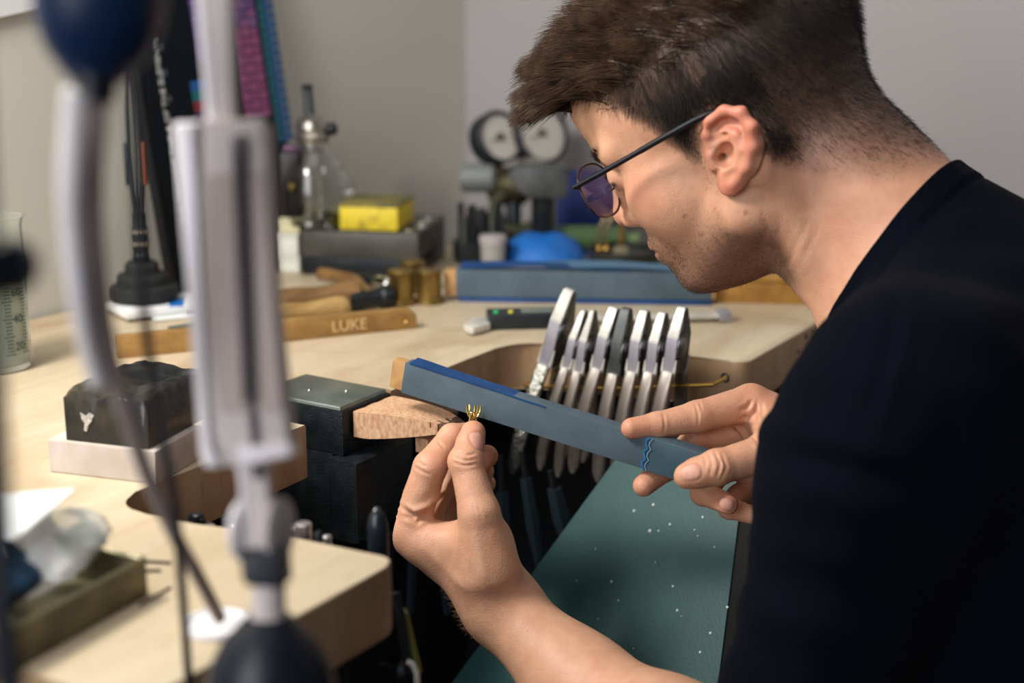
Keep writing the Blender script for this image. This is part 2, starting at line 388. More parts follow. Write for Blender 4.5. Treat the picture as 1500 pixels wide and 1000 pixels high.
cp = [(-0.005, 0.005), (-0.002, 0.0065), (0.001, 0.004), (0.005, 0.006), (0.004, 0.001), (0.002, -0.001), (0.003, -0.006), (0.001, -0.0065), (-0.0005, -0.002), (-0.003, 0.0005)]
part('chipped_patch', MB().prism(cp, -0.0002, 0.0004, fr=(p, e1, up, -e2)), M_chip, ch)

# ---------------------------------------------------------------- LUKE strip
M_strip = wood('oiled_strip_wood', srgb(166, 128, 72), srgb(136, 100, 54), 0.5, axis=0, scale=1.2)
a, b = atz(612, 481), atz(172, 526); ex = unit(a-b); Ls = np.linalg.norm(a-b); ez = up; ey = np.cross(ez, ex)
strip = thing('wooden_ring_stick', 'flat brown wooden stick branded LUKE with a hole near its rounded end', 'wooden stick', (a+b)/2)
h = 0.0195
out = [(0, 0), (Ls-0.001, 0), (Ls, 0.003), (Ls-0.001, h-0.006), (Ls-0.006, h-0.001), (Ls-0.010, h), (0, h)]
part('stick_body', MB().prism(out, 0, 0.012, bev=0.0012, fr=(b, ex, ez, ey)), M_strip, strip)
part('hole', MB().lathe([(0, 0.0), (0.0028, 0.0), (0.0034, 0.0008), (0.0042, 0.0006), (0.0042, -0.0005)], b+ex*(Ls-0.014)+ez*(h*0.5)-ey*0.0001, 16, -ey), mat('worn_brass', srgb(190, 150, 90), 0.35, 0.8), strip)
lu = atY(481, 492, (b+ex*(Ls-0.1))[1]); tpos = (lu-b) @ ex
text_part('lettering', 'LUKE', 0.0145, (b+ex*tpos+ez*0.005-ey*0.0002, ex, ez, -ey), mat('pale_letter_wood', srgb(214, 182, 128), 0.6), strip)

# ---------------------------------------------------------------- big steel block, tin, boxes
M_blocksteel = mat('oiled_grey_steel', srgb(96, 94, 86), 0.45, 0.6, col2=srgb(70, 70, 66), scale=14, bump=0.2, bscale=120, dist=0.001)
M_darkst = mat('dark_blued_steel', srgb(48, 52, 54), 0.4, 0.6, col2=srgb(34, 38, 42), scale=20)
q, e1, e2, l1, l2 = brick((613, 408), (443, 402), (678, 384), ZB, 0)
dir1 = e1; base = q[0]
mp = 1.559/FPX
stb = thing('steel_forming_block', 'heavy dark steel forming block in two slabs with dimples on top', 'steel block', base)
hz = 28*mp; hz2 = 66*mp
def slab(o, e1, l1, e2, l2, z0, z1, bev): 
    r = [o, o+e2*l2, o+e2*l2+e1*l1, o+e1*l1]
    return MB().hexa([p+up*z0 for p in r]+[p+up*z1 for p in r], bev=bev)
part('lower_slab', slab(base, e1, l1, e2, l2+0.034, 0, hz*0.96, 0.0015), M_darkst, stb)
part('upper_slab', slab(base-e1*0.000, e1, l1*1.0, e2, l2+0.034, hz*0.98, hz2, 0.0015), M_blocksteel, stb)
for u, v in ((0.12, 0.18), (0.50, 0.16), (0.80, 0.2), (0.10, 0.6), (0.10, 0.85), (0.35, 0.9), (0.06, 0.4), (0.7, 0.9)):
    part('dimple', MB().lathe([(0, 0.0002), (0.003, 0.0004), (0.0052, 0.0009), (0.006, 0.0009), (0.0066, 0)], base+e1*l1*u+e2*(l2+0.02)*v+up*(hz2), 18), mat('bright_steel', srgb(225, 225, 220), 0.18, 1.0), stb)
M_yel = mat('yellow_tin_paint', srgb(214, 190, 44), 0.5, col2=srgb(120, 96, 34), scale=70, lo=0.5, hi=0.8)
M_lid = mat('grimy_yellow_lid', srgb(84, 82, 54), 0.5, col2=srgb(136, 124, 46), scale=45)
tb = base + e1*l1*0.18 + e2*0.006 + up*hz2; te1 = unit(e1*0.98+e2*0.02); te1 = e1
tin = thing('yellow_tin', 'worn yellow tin box lying on top of the steel block', 'tin', tb)
part('tin_body', slab(tb, te1, 0.066, e2, 0.075, 0.0012, 0.027, 0.002), M_yel, tin)
part('lid', slab(tb-te1*0.0004-e2*0.0004, te1, 0.0672, e2, 0.0762, 0.0272, 0.0305, 0.001), M_lid, tin)
# cream boxes left of the steel block
M_cream = mat('cream_card', srgb(212, 204, 168), 0.7, col2=srgb(196, 186, 146), scale=10)
M_whiteb = mat('white_card', srgb(214, 214, 202), 0.65)
bx = q[3]+e1*0.002; ed = unit(np.array((0.05, 1.0, 0)))
e1b, e2b, bxb = e1, e2, bx
for i, (z0, z1, m, lab, dx) in enumerate(((0.0, 0.018, M_whiteb, 'small white card box at the bottom of the stack by the steel block', 0.0), (0.0185, 0.044, M_whiteb, 'white card box in the middle of the stack by the steel block', 0.002), (0.0445, 0.060, M_cream, 'cream box on top of the stack by the steel block', -0.003))):
    o = bx + e1*(0.003+dx*0.5) + e2*0.006
    bo = thing('card_box', lab, 'box', o+up*z0, 'boxes stacked by the steel block')
    part('box_body', slab(o, e1, 0.026, e2, 0.085, z0, z1-0.0045, 0.002), m, bo)
    part('box_lid', slab(o-e1*0.0006-e2*0.0006, e1, 0.0272, e2, 0.0862, z1-0.0042, z1, 0.0012), m, bo)

# ---------------------------------------------------------------- brass cylinders and hammers
M_brass = mat('aged_brass', srgb(150, 124, 70), 0.38, 0.85, col2=srgb(116, 94, 52), scale=60)
for lab, (px, py), s in (('aged brass flanged cylinder beside the hammer head', (585, 449), 1.0), ('aged brass flanged cylinder next to the grey sanding stick', (626, 447), 0.97), ('aged brass cylinder half hidden behind the other two', (602, 431), 0.95)):
    c = atz(px, py); c = c + np.array((0.012, 0.006, 0))
    t = thing('brass_cylinder', lab, 'brass cylinder', c, 'brass cylinders on the bench')
    k = 0.0128*s
    part('flange', MB().lathe([(0, 0), (k*1.2, 0), (k*1.25, 0.001), (k*1.22, 0.004), (k*1.0, 0.006), (0, 0.006)], c, 32), M_brass, t)
    part('barrel', MB().lathe([(k*0.99, 0.006), (k, 0.030*s), (k*1.05, 0.031*s), (k*1.05, 0.0335*s), (k*0.95, 0.035*s), (k*0.4, 0.0345*s), (0, 0.034*s)], c, 32), M_brass, t)
M_hand = wood('worn_boxwood', srgb(180, 146, 92), srgb(142, 110, 64), 0.42, axis=0, scale=1.0, dark=srgb(96, 66, 36), blotch=0.5)
M_hand2 = wood('dark_turned_wood', srgb(138, 104, 62), srgb(104, 76, 46), 0.4, axis=0, scale=1.0)
g = unit(atz(505, 470)-atz(400, 482))
for lab, end, zc, rr, m in (('pale turned wooden handle lying behind the LUKE stick, front of two', (513, 470), 0.013, 0.0125, M_hand), ('darker turned wooden handle lying behind the paler one', (530, 452), 0.015, 0.0145, M_hand2)):
    c = atz(*end)+up*zc
    t = thing('burnisher', lab, 'hand tool', c-up*zc, 'wooden handled tools')
    part('handle', MB().lathe([(0, 0), (rr*0.7, -0.002), (rr*0.95, -0.006), (rr, -0.014), (rr*0.86, -0.03), (rr*0.8, -0.045), (rr*0.92, -0.065), (rr*0.9, -0.085), (rr*0.6, -0.1), (0, -0.101)], c, 24, g), m, t)
    part('ferrule', MB().lathe([(0, -0.1005), (rr*0.62, -0.1008), (rr*0.55, -0.116), (0, -0.1165)], c, 20, g), M_brass, t)
    part('blade', MB().tube([c-g*0.117, c-g*0.15, c-g*0.175], [0.003, 0.0027, 0.0012], 10), M_steel, t)
hc = atz(552, 452)+up*0.011
ham = thing('planishing_hammer', 'small steel planishing hammer head lying between the handles and brass cylinders', 'hammer', hc-up*0.011)
gx = unit(np.array((0.35, -0.9, 0))); 
part('head', MB().lathe([(0, 0.017), (0.0095, 0.017), (0.0112, 0.015), (0.0112, 0.006), (0.0085, 0.003), (0.0082, -0.012), (0.0105, -0.018), (0.0105, -0.030), (0, -0.031)], hc+up*0.0005, 24, g), M_darkst, ham)
part('handle', MB().tube([hc+gx*-0.004, hc+np.array((0.03, 0.05, 0.008)), hc+np.array((0.05, 0.11, 0.004))], [0.005, 0.006, 0.0075], 12), M_hand2, ham)
sc_ = atz(548, 428)+up*0.012
tt = thing('steel_punch', 'bright polished steel punch lying across behind the hammer head', 'punch', sc_-up*0.012)
d_ = unit(atz(566, 428)-atz(470, 405)); 
part('shank', MB().tube([sc_-d_*0.10, sc_+d_*0.004], [0.0055, 0.006], 8), M_darkst, tt)
part('polished_face', MB().lathe([(0.006, 0), (0.0075, 0.004), (0.0075, 0.022), (0.006, 0.024), (0, 0.0245)], sc_+d_*0.004, 20, d_), mat('bright_steel', srgb(225, 225, 220), 0.18, 1.0), tt)

# ---------------------------------------------------------------- sanding sticks
M_emery = mat('grey_emery_paper', srgb(80, 96, 106), 0.75, col2=srgb(69, 85, 95), scale=35, bump=0.5, bscale=1800, dist=0.0003)
M_bluep = mat('blue_paper_backing', srgb(6, 66, 122), 0.55, col2=srgb(4, 52, 100), scale=30)
M_stickw = wood('pine_core', srgb(190, 150, 96), srgb(160, 118, 70), 0.6, axis=0, scale=1.5)
M_tape = mat('clear_tape_on_emery', srgb(58, 80, 92), 0.3, col2=srgb(68, 90, 100), scale=40)
def sanding_stick(name, label, A_, B_, wdir, hgt_, th, core=0.012, lift=True):
    """A_ -> B_ runs along the middle of the front face; wdir = across the face, face normal = out of it"""
    ex = unit(B_-A_); L_ = np.linalg.norm(B_-A_); ew = unit(wdir - ex*(wdir @ ex)); en = np.cross(ex, ew)
    if en @ (CAM-A_) < 0: en = -en
    t = thing(name, label, 'sanding stick', A_)
    bxf = lambda u0, u1, w0, w1, n0, n1, bev: MB().hexa([A_+ex*u+ew*w+en*n for n in (n0, n1) for u, w in ((u0, w0), (u1, w0), (u1, w1), (u0, w1))], bev=bev)
    part('wooden_core', bxf(-core, L_+0.004, -hgt_/2+0.001, hgt_/2-0.001, -th, -0.0012, 0.0012), M_stickw, t)
    part('emery_wrap', bxf(0, L_, -hgt_/2, hgt_/2, -th-0.0006, 0, 0.0007), M_emery, t)
    return t, ex, ew, en, L_
# the one on the bench, face towards the viewer
A_, B_ = atz(668, 441)+up*0.0185, atz(1042, 447)+up*0.0185
t, ex, ew, en, L_ = sanding_stick('sanding_stick', 'grey emery sanding stick with a pale wooden end lying on the bench', A_, B_, up, 0.028, 0.016)
part('blue_backing', MB().hexa([A_+ex*u+up*w+en*n for w in (-0.0185, -0.0145) for u, n in ((0.003, 0.002), (L_, 0.002), (L_, -0.016), (0.003, -0.016))], bev=0.0006), M_bluep, t)
# loose blue emery sheets fanned on top of it
for k, (lab, du, w_, rot) in enumerate((('loose sheet of blue emery paper lying on top of the resting sanding stick', 0.004, 0.19, 0.00), ('curled grey-blue emery sheet behind the blue one on the resting stick', 0.09, 0.16, 0.09))):
    P = []
    for i in range(13):
        row = []
        for j in range(5):
            u = du+i/12*w_; v = -0.002 - 0.016*j/4
            row.append(A_ + ex*u - en*0.0 + en*v*(1+0.4*k) + ey*0 + up*(0.0148+0.0012*k+0.0035*math.sin(i/12*PI*1.2)*(1-0.3*k) + 0.004*(1-i/12)*(j/4)))
        P.append(row)
    single('emery_sheet', MB().grid(P).solid(0.0006), M_bluep if k == 0 else mat('grey_blue_paper', srgb(70, 104, 128), 0.6), lab, 'emery paper', A_+up*0.0148, 'loose emery sheets')
# the one in his hands: in front of the pin tip, down to the right hand
SA, SB = at(590, 553, 1.066), at(1030, 690, 0.985)
SH = 47*1.05/FPX
t, ex, ew, en, L_ = sanding_stick('sanding_stick', 'long grey emery sanding stick held across the ring in the man\'s hands', SA, SB, up, SH*1.02, 0.012, core=0.011)
SX, SW, SN, SL = ex, ew, en, L_
P = []
for i in range(24):
    u = 0.004 + i/23*(0.47*L_); lft = 0.0016*math.sin(i*0.9)*0.3
    P.append([SA+ex*u+ew*(SH/2+0.0012+lft*0.3+0.0035*max(0, 1-i/9)*(j/3)*0.3 - 0.0016*(i/23)**2)+en*(0.0005-0.0135*j/3) for j in range(4)])
part('blue_backing', MB().grid(P).solid(0.0010), M_bluep, t)
for u0, u1 in ((0.815, 0.822), (0.828, 0.832)):
    w = []
    for i in range(10):
        f = i/9-0.5; wob = 0.0012*math.sin(i*2.1+u0*40)
        w.append([SA+ex*(L_*u+wob)+ew*(SH*1.03*f)+en*0.0006 for u in (u0, u1 if u0 < 0.82 else u1-0.001)])
    part('tape_edge', MB().grid(w).solid(0.0003), mat('blue_tape_edge', srgb(44, 104, 158), 0.35) if u0 < 0.82 else mat('pale_tape_crease', srgb(120, 150, 160), 0.3), t)
part('tape', MB().hexa([SA+ex*u+ew*w+en*n for n in (-0.013, 0.0003) for u, w in ((L_*0.822, -SH*0.525), (L_+0.0005, -SH*0.525), (L_+0.0005, SH*0.525), (L_*0.822, SH*0.525))], bev=0.0005), M_tape, t)

# ---------------------------------------------------------------- gold ring
M_gold = mat('yellow_gold', srgb(240, 210, 124), 0.2, 1.0)
RC = at(692, 633, 1.034)
ax = unit(RT*0.9 - FW*0.42)         # axis of the band
ru = unit(UP*0.93 + RT*0.28); ru = unit(ru - ax*(ru @ ax)); rv = np.cross(ax, ru)
RR = 0.0092
ring = thing('gold_ring', 'gold ring with an empty claw setting pinched in the man\'s left hand', 'ring', RC)
part('band', MB().tube([RC+RR*(math.cos(q)*ru+math.sin(q)*rv) for q in np.linspace(0, 2*PI, 48, endpoint=False)], 0.0009, 10, close=True), M_gold, ring)
hd = RC+ru*(RR+0.0006)
for h_, r_ in ((0.0012, 0.0026), (0.0042, 0.0046)):
    part('basket_wire', MB().tube([hd+ru*h_+r_*(math.cos(q)*ax+math.sin(q)*rv) for q in np.linspace(0, 2*PI, 32, endpoint=False)], 0.00055, 8, close=True), M_gold, ring)
for q in (0.5, 1.75, 3.0, 4.4, 5.5):
    d3 = math.cos(q)*ax+math.sin(q)*rv
    part('claw', MB().tube([hd+d3*0.0018, hd+ru*0.0025+d3*0.0036, hd+ru*0.0050+d3*0.0049, hd+ru*0.0098+d3*0.0054], [0.0007, 0.0008, 0.0008, 0.0007], 8), M_gold, ring)
for s in (-1, 1):
    part('shoulder_wire', MB().tube([RC+RR*(math.cos(0.75*s)*ru+math.sin(0.75*s)*rv), hd+ru*0.001+rv*0.0045*s, hd+ru*0.0042+rv*0.0046*s], 0.0006, 8), M_gold, ring)
# ---------------------------------------------------------------- pliers hanging on the brass rail
M_rail = mat('brass_rod', srgb(214, 170, 84), 0.25, 1.0)
XR = 1.040
rail = thing('tool_rail', 'brass wire rail along the cutout that the pliers hang on', 'tool rail', (XR, 0.55, 0.868))
rp = [atX(775, 566, XR), atX(900, 568, XR), atX(985, 565, XR), atX(1045, 563, XR)]
part('rod', MB().tube(rp + [rp[-1]+np.array((0.014, -0.002, 0.001)), rp[-1]+np.array((0.034, 0.0, 0.002))], 0.0016, 10), M_rail, rail)
part('rod_hook', MB().tube([rp[0], rp[0]+np.array((0.0, 0.004, 0.0)), rp[0]+np.array((0.02, 0.006, 0))], 0.0016, 10), M_rail, rail)
part('eyelet', MB().tube([rp[-1]+np.array((0.024+0.001*math.cos(q), 0.0035*math.cos(q), 0.0035*math.sin(q))) for q in np.linspace(0, 2*PI, 14, endpoint=False)], 0.001, 8, close=True), M_black_iron, rail)
M_jaw = mat('bright_tool_steel', srgb(226, 222, 210), 0.42, 0.35, col2=srgb(178, 178, 172), scale=50, bump=0.12, bscale=700, dist=0.0003)
M_jawg = mat('grey_tool_steel', srgb(168, 164, 172), 0.5, 0.45, col2=srgb(140, 138, 146), scale=40)
M_jawd = mat('oiled_and_shaded_steel', srgb(110, 112, 110), 0.42, 0.8, col2=srgb(80, 84, 84), scale=40)  # oiled pair's own tone; also the painted shade on jaw sides
M_handp = mat('forged_handle_steel', srgb(208, 200, 190), 0.36, 0.85, col2=srgb(150, 140, 130), scale=30)
def pliers(label, tip, mid, low, w_tip, w_mid, rear=True, dark=False, blunt=True, hlen=0.095, knurl=False):
    """tip, mid (end of the sloping facet) and low (end of the flat) in pixels; the tool's plane is square to the rail"""
    J = atX(low[0], low[1], XR-0.012); Mi = atX(mid[0], mid[1], XR-0.014); T_ = atX(tip[0], tip[1], XR+0.0035)
    ez = unit(atX(tip[0], tip[1], XR)-atX(low[0], low[1], XR)); ey = np.array((0, -1.0, 0)); ey = unit(ey - ez*(ey @ ez)); ex = np.cross(ey, ez); 
    if ex[0] < 0: ex = -ex
    hz = lambda q: (np.array(q)-J) @ ez
    zt, zm = hz(atX(tip[0], tip[1], XR)), hz(atX(mid[0], mid[1], XR-0.012))
    m1 = M_jawd if dark else M_jaw; wm = w_mid; wt_ = w_tip; depth = 0.013
    t = thing('pliers', label, 'pliers', J, 'pliers hanging on the brass rail')
    def plate(s):
        """one jaw half with a sloping facet; s=0 front (towards the viewer), 1 rear"""
        x0 = 0 if s == 0 else 2*depth; sg = 1 if s == 0 else -1
        prof = [(x0, 0, wm), (x0, zm*0.5, wm), (x0, zm, wm), (x0+sg*(depth-0.0035), zt-0.001, wt_), (x0+sg*(depth-0.0022), zt, wt_*0.85), (x0+sg*(depth-0.0003), zt, wt_*0.85), (x0+sg*(depth-0.0003), 0, wm)]
        b = MB(); R1 = [b.bm.verts.new(tuple(J+ex*x+ez*z+ey*w/2)) for x, z, w in prof]; R2 = [b.bm.verts.new(tuple(J+ex*x+ez*z-ey*w/2)) for x, z, w in prof]
        b.bm.faces.new(R1); b.bm.faces.new(R2[::-1]); n = len(prof)
        for i in range(n): b.bm.faces.new((R1[i], R2[i], R2[(i+1) % n], R1[(i+1) % n]))
        bmesh.ops.bevel(b.bm, geom=[e for e in b.bm.edges], offset=0.0007, segments=2, affect='EDGES', clamp_overlap=True)
        return b
    for s in (0, 1):
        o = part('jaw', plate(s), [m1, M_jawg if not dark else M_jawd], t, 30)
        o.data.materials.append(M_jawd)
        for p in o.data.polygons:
            nn = np.array(p.normal); p.material_index = 2 if abs(nn @ ey) > 0.8 else (1 if (nn @ -ex) > 0.985 else 0)  # shading coloured in by face: bright facet, grey front, dark sides
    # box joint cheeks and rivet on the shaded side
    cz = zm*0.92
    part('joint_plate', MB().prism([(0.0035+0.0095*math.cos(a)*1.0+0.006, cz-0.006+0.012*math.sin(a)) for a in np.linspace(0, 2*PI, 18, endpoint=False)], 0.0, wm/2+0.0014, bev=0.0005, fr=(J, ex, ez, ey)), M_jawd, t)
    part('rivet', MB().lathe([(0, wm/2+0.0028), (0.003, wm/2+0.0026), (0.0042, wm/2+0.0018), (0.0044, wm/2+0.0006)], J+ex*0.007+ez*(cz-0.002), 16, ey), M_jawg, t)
    # handles: a forked neck that runs into a rounded tapering arm
    for s in (0, 1):
        sg = -1 if s == 0 else 1; x0 = 0.0005 if s == 0 else 2*depth-0.0005
        for side in (-1, 1):
            path = [J+ex*x0+ez*(zm*0.42)+ey*side*(wm*0.5+0.0006), J+ex*x0+ez*0.004+ey*side*(wm*0.5+0.0004), J+ex*(x0+sg*0.0015)-ez*0.004+ey*side*wm*0.36]
            part('neck_edge', MB().tube(path, [0.0007, 0.0016, 0.0016], 8), m1, t)
        b = MB(); K = 14; rings = []
        for i in range(K):
            f = i/(K-1); z = 0.003-f*hlen; xo = x0 + sg*(0.001+0.010*math.sin(f*PI*0.75)+0.002*f)
            hw = wm*0.5*(1.02+0.18*math.sin(f*PI)) + 0.0006; hd_ = 0.0032-0.0008*f
            if f > 0.9: hw *= 1-((f-0.9)/0.1)**2*0.6; hd_ *= 0.8
            dn = math.exp(-f*9)*0.0018
            rings.append([b.bm.verts.new(tuple(J+ex*(xo+sg*(hd_*math.cos(a) - (dn if abs(math.sin(a)) < 0.6 and math.cos(a) > 0 else 0)))+ez*z+ey*hw*math.sin(a))) for a in np.linspace(0, 2*PI, 16, endpoint=False)])
        for A_, B_ in zip(rings, rings[1:]):
            for j in range(16): b.bm.faces.new((A_[j], A_[(j+1) % 16], B_[(j+1) % 16], B_[j]))
        b.bm.faces.new(rings[0][::-1]); b.bm.faces.new(rings[-1])
        part('handle', b, M_handp if not knurl else mat('hammered_handle_steel', srgb(186, 186, 176), 0.25, 1.0, bump=1.0, bscale=320, dist=0.002), t, 60)
    return t, J, ex, ey, ez
pliers('tallest of the eight hanging pliers, broad bright jaw, at the end nearest the sanding stick', (826, 420), (803, 466), (796, 538), 0.0105, 0.0112, hlen=0.105, knurl=True)
pliers('slim pointed pliers second in the row, just beside the tallest', (847, 451), (832, 494), (828, 543), 0.0040, 0.0076)
pliers('slim pointed pliers third in the row, right after the other slim one', (860, 451), (848, 498), (846, 549), 0.0036, 0.0078)
pliers('bright square-tipped pliers fourth in the row, touching the dark pair', (891, 447), (877, 491), (873, 544), 0.0088, 0.0098)
pliers('dark oiled pliers fifth in the row, dull jaw among bright ones', (908, 449), (897, 500), (898, 552), 0.0092, 0.0096, dark=True)
pliers('round-tipped bright pliers sixth in the row, between dark and narrow pairs', (935, 452), (926, 497), (925, 549), 0.0078, 0.0094)
pliers('bright round-tipped pliers seventh in the row, last but one before the rail hook', (962, 455), (953, 500), (951, 550), 0.0074, 0.0092)
pliers('grey flat-jawed pliers last in the row beside the rail hook', (991, 447), (982, 493), (978, 549), 0.0082, 0.0102)

# ---------------------------------------------------------------- caliper
M_blackp = mat('black_plastic', srgb(26, 32, 36), 0.4, bump=0.1, bscale=300)
ca, cb = atz(692, 479), atz(1069, 470)
ca = ca + up*0.004; cb = cb + up*0.004
ex = unit(cb-ca); ey = np.cross(up, ex); cl_ = np.linalg.norm(cb-ca)
cal = thing('digital_caliper', 'digital caliper with black body and long steel beam lying on the bench', 'caliper', ca)
bx = lambda x0, x1, y0, y1, z0, z1, bev=0.0006: MB().hexa([ca+ex*x+ey*y+up*z for z in (z0, z1) for x, y in ((x0, y0), (x1, y0), (x1, y1), (x0, y1))], bev=bev)
part('beam', bx(0.0, cl_, -0.006, 0.008, 0.000, 0.0035), M_jaw, cal)
part('beam_end', bx(cl_-0.012, cl_, -0.008, 0.010, -0.003, 0.0065), M_jawg, cal)
part('body', bx(0.014, 0.088, -0.016, 0.016, -0.003, 0.0105, 0.002), M_blackp, cal)
part('display', bx(0.046, 0.076, -0.007, 0.009, 0.0104, 0.0111, 0.0002), mat('grey_lcd', srgb(110, 122, 112), 0.2), cal)
part('thumb_wheel', MB().lathe([(0, -0.003), (0.006, -0.003), (0.006, 0.003), (0, 0.003)], ca+ex*0.075-ey*0.017+up*0.003, 16), M_blackp, cal)
part('green_button', MB().lathe([(0, 0.0018), (0.0022, 0.0016), (0.0026, 0)], ca+ex*0.022+up*0.0104-ey*0.004, 16), mat('green_plastic', srgb(40, 190, 110), 0.4), cal)
part('yellow_button', MB().lathe([(0, 0.0018), (0.0022, 0.0016), (0.0026, 0)], ca+ex*0.036+up*0.0104-ey*0.004, 16), mat('yellow_plastic', srgb(220, 210, 60), 0.4), cal)
jp = [(-0.002, -0.004), (0.016, -0.004), (0.015, -0.020), (0.002, -0.034), (-0.002, -0.037), (-0.0065, -0.033), (-0.010, -0.018)]
part('jaw', MB().prism(jp, -0.002, 0.004, bev=0.001, fr=(ca, ex, ey, up)), M_jaw, cal)

# ---------------------------------------------------------------- right-hand back of the bench
M_crate = wood('amber_box_wood', srgb(176, 132, 62), srgb(140, 96, 40), 0.5, axis=0, scale=1.0)
wa, wbp = atz(1020, 443), atz(1215, 446); ex = unit(wbp-wa); ey = np.cross(up, ex)
wbx = thing('wooden_tool_box', 'long amber wooden box lying behind the man\'s chin', 'wooden box', wa)
bx = lambda x0, x1, y0, y1, z0, z1, bev=0.001: MB().hexa([wa+ex*x+ey*y+up*z for z in (z0, z1) for x, y in ((x0, y0), (x1, y0), (x1, y1), (x0, y1))], bev=bev)
part('box_body', bx(0.018, 0.135, 0.0, 0.06, 0.0, 0.0215), M_crate, wbx)
part('lid', bx(0.017, 0.136, -0.001, 0.061, 0.022, 0.0275), M_crate, wbx)
part('metal_end', bx(0.011, 0.0172, 0.0, 0.058, 0.001, 0.021), M_jawg, wbx)
# stake on a blue base
M_bluebag = mat('blue_leather', srgb(20, 104, 186), 0.5, col2=srgb(14, 84, 160), scale=30, bump=0.2, bscale=200)
dc = atz(797, 388); dc = dc+np.array((0.03, 0.02, 0))
stake = thing('stake_anvil', 'dark steel stake with hammer-shaped head standing on a blue dome', 'stake', dc)
dr = 0.049
part('blue_dome', MB().lathe([(dr*1.02, 0), (dr*1.04, 0.005), (dr*0.97, 0.012), (dr*0.8, 0.022), (dr*0.5, 0.030), (dr*0.2, 0.033), (0, 0.033)], dc, 40), M_bluebag, stake)
q_ = RT*0.70 - FW*0.72; q_ = unit(np.array((q_[0], q_[1], 0))); q2 = np.cross(up, q_)
part('post', MB().box(dc+up*0.055, (0.020, 0.020, 0.070), rot=Matrix((q_, q2, up)).transposed(), bev=0.003), M_darkst, stake)
hd_ = dc+up*0.094
part('head', MB().prism([(-0.036, -0.004), (-0.018, -0.020), (0.026, -0.020), (0.030, -0.015), (0.030, 0.013), (0.026, 0.017), (-0.030, 0.017), (-0.038, 0.010)], -0.017, 0.017, bev=0.003, fr=(hd_, RT*0.97*np.array((1, 1, 0))+0, up, np.cross(RT, up))), mat('stake_steel', srgb(98, 99, 96), 0.4, 0.6, col2=srgb(62, 66, 68), scale=30), stake)
# blue bin far back
bb = atz(802, 352); bb = at(780, 345, 1.80); bb[2] = ZB
dB = unit(np.array((0.0, -1.0, 0))); dX = np.array((1.0, 0, 0))
bin_ = thing('blue_bin', 'dark blue plastic storage bin at the back behind the stake', 'storage bin', bb)
M_bin = mat('dark_blue_plastic', srgb(14, 34, 92), 0.4)
BW, BD, BH = 0.078, 0.07, 0.080
R = Matrix((unit(np.array((0.45, -0.9, 0))), unit(np.array((0.9, 0.45, 0))), up)).transposed()
cbin = bb+np.array((0.040, -0.060, 0))
for sx in (-1, 1): part('side', MB().box(cbin+np.array(R @ Vector((sx*BW/2, 0, BH/2))), (0.003, BD, BH), rot=R, bev=0.001), M_bin, bin_)
for sy in (-1, 1): part('side', MB().box(cbin+np.array(R @ Vector((0, sy*BD/2, BH/2))), (BW, 0.003, BH), rot=R, bev=0.001), M_bin, bin_)
part('bottom', MB().box(cbin+up*0.003, (BW, BD, 0.004), rot=R), M_bin, bin_)
part('rim', MB().tube([cbin+np.array(R @ Vector((a*BW/2, b*BD/2, BH))) for a, b in ((-1, -1), (1, -1), (1, 1), (-1, 1))], 0.003, 8, close=True), M_bin, bin_)
# green bottle in front of the bin
gb = at(868, 375, 1.70); gb[2] = ZB
g_ = thing('green_bottle', 'small green plastic bottle lying low in front of the blue bin', 'bottle', gb)
gd = unit(np.array((0.5, -0.86, 0)))
part('bottle_body', MB().lathe([(0, -0.045), (0.014, -0.045), (0.017, -0.041), (0.017, 0.03), (0.012, 0.038), (0.007, 0.042)], gb+up*0.018, 24, gd), mat('green_bottle_plastic', srgb(64, 88, 50), 0.4), g_)
part('cap', MB().lathe([(0.008, 0.042), (0.0085, 0.055), (0, 0.056)], gb+up*0.018, 20, gd), mat('pale_green_plastic', srgb(96, 116, 72), 0.4), g_)
# round dish with a rod and bent wires
ds = at(915, 386, 1.60); ds[2] = ZB
M_dish = mat('dark_dish_metal', srgb(60, 62, 58), 0.4, 0.7)
dsh = thing('soldering_turntable', 'round dark soldering turntable with brass rod and bent wires', 'turntable', ds)
part('foot', MB().lathe([(0, 0), (0.030, 0), (0.032, 0.004), (0.014, 0.008), (0.012, 0.012), (0, 0.012)], ds, 32), M_dish, dsh)
part('plate', MB().lathe([(0.012, 0.012), (0.040, 0.0125), (0.0415, 0.014), (0.0415, 0.026), (0.0395, 0.026), (0.039, 0.020), (0, 0.020)], ds, 40), M_dish, dsh)
part('rod', MB().tube([ds+up*0.02-RT*0.004, ds+up*0.078-RT*0.006], 0.0028, 10), M_rail, dsh)
part('grain', MB().lathe([(0.010, 0.020), (0.009, 0.026), (0.004, 0.029), (0, 0.029)], ds-RT*0.004, 16), mat('pumice', srgb(168, 160, 130), 0.9, bump=1, bscale=400), dsh)
for k, s in enumerate((-0.028, -0.020)):
    b0 = ds+RT*s+up*0.02
    part('bent_wire', MB().tube(bez([b0, b0+up*0.02-RT*0.002, b0+up*0.036+RT*0.002, b0+up*0.042+RT*0.010, b0+up*0.036+RT*0.015], 5), 0.0022, 8), mat('warm_steel_wire', srgb(180, 160, 120), 0.25, 1.0), dsh)
    part('bead', MB().ball(b0+up*0.004-FW*0.012-RT*0.002, 0.0036), M_rail, dsh)
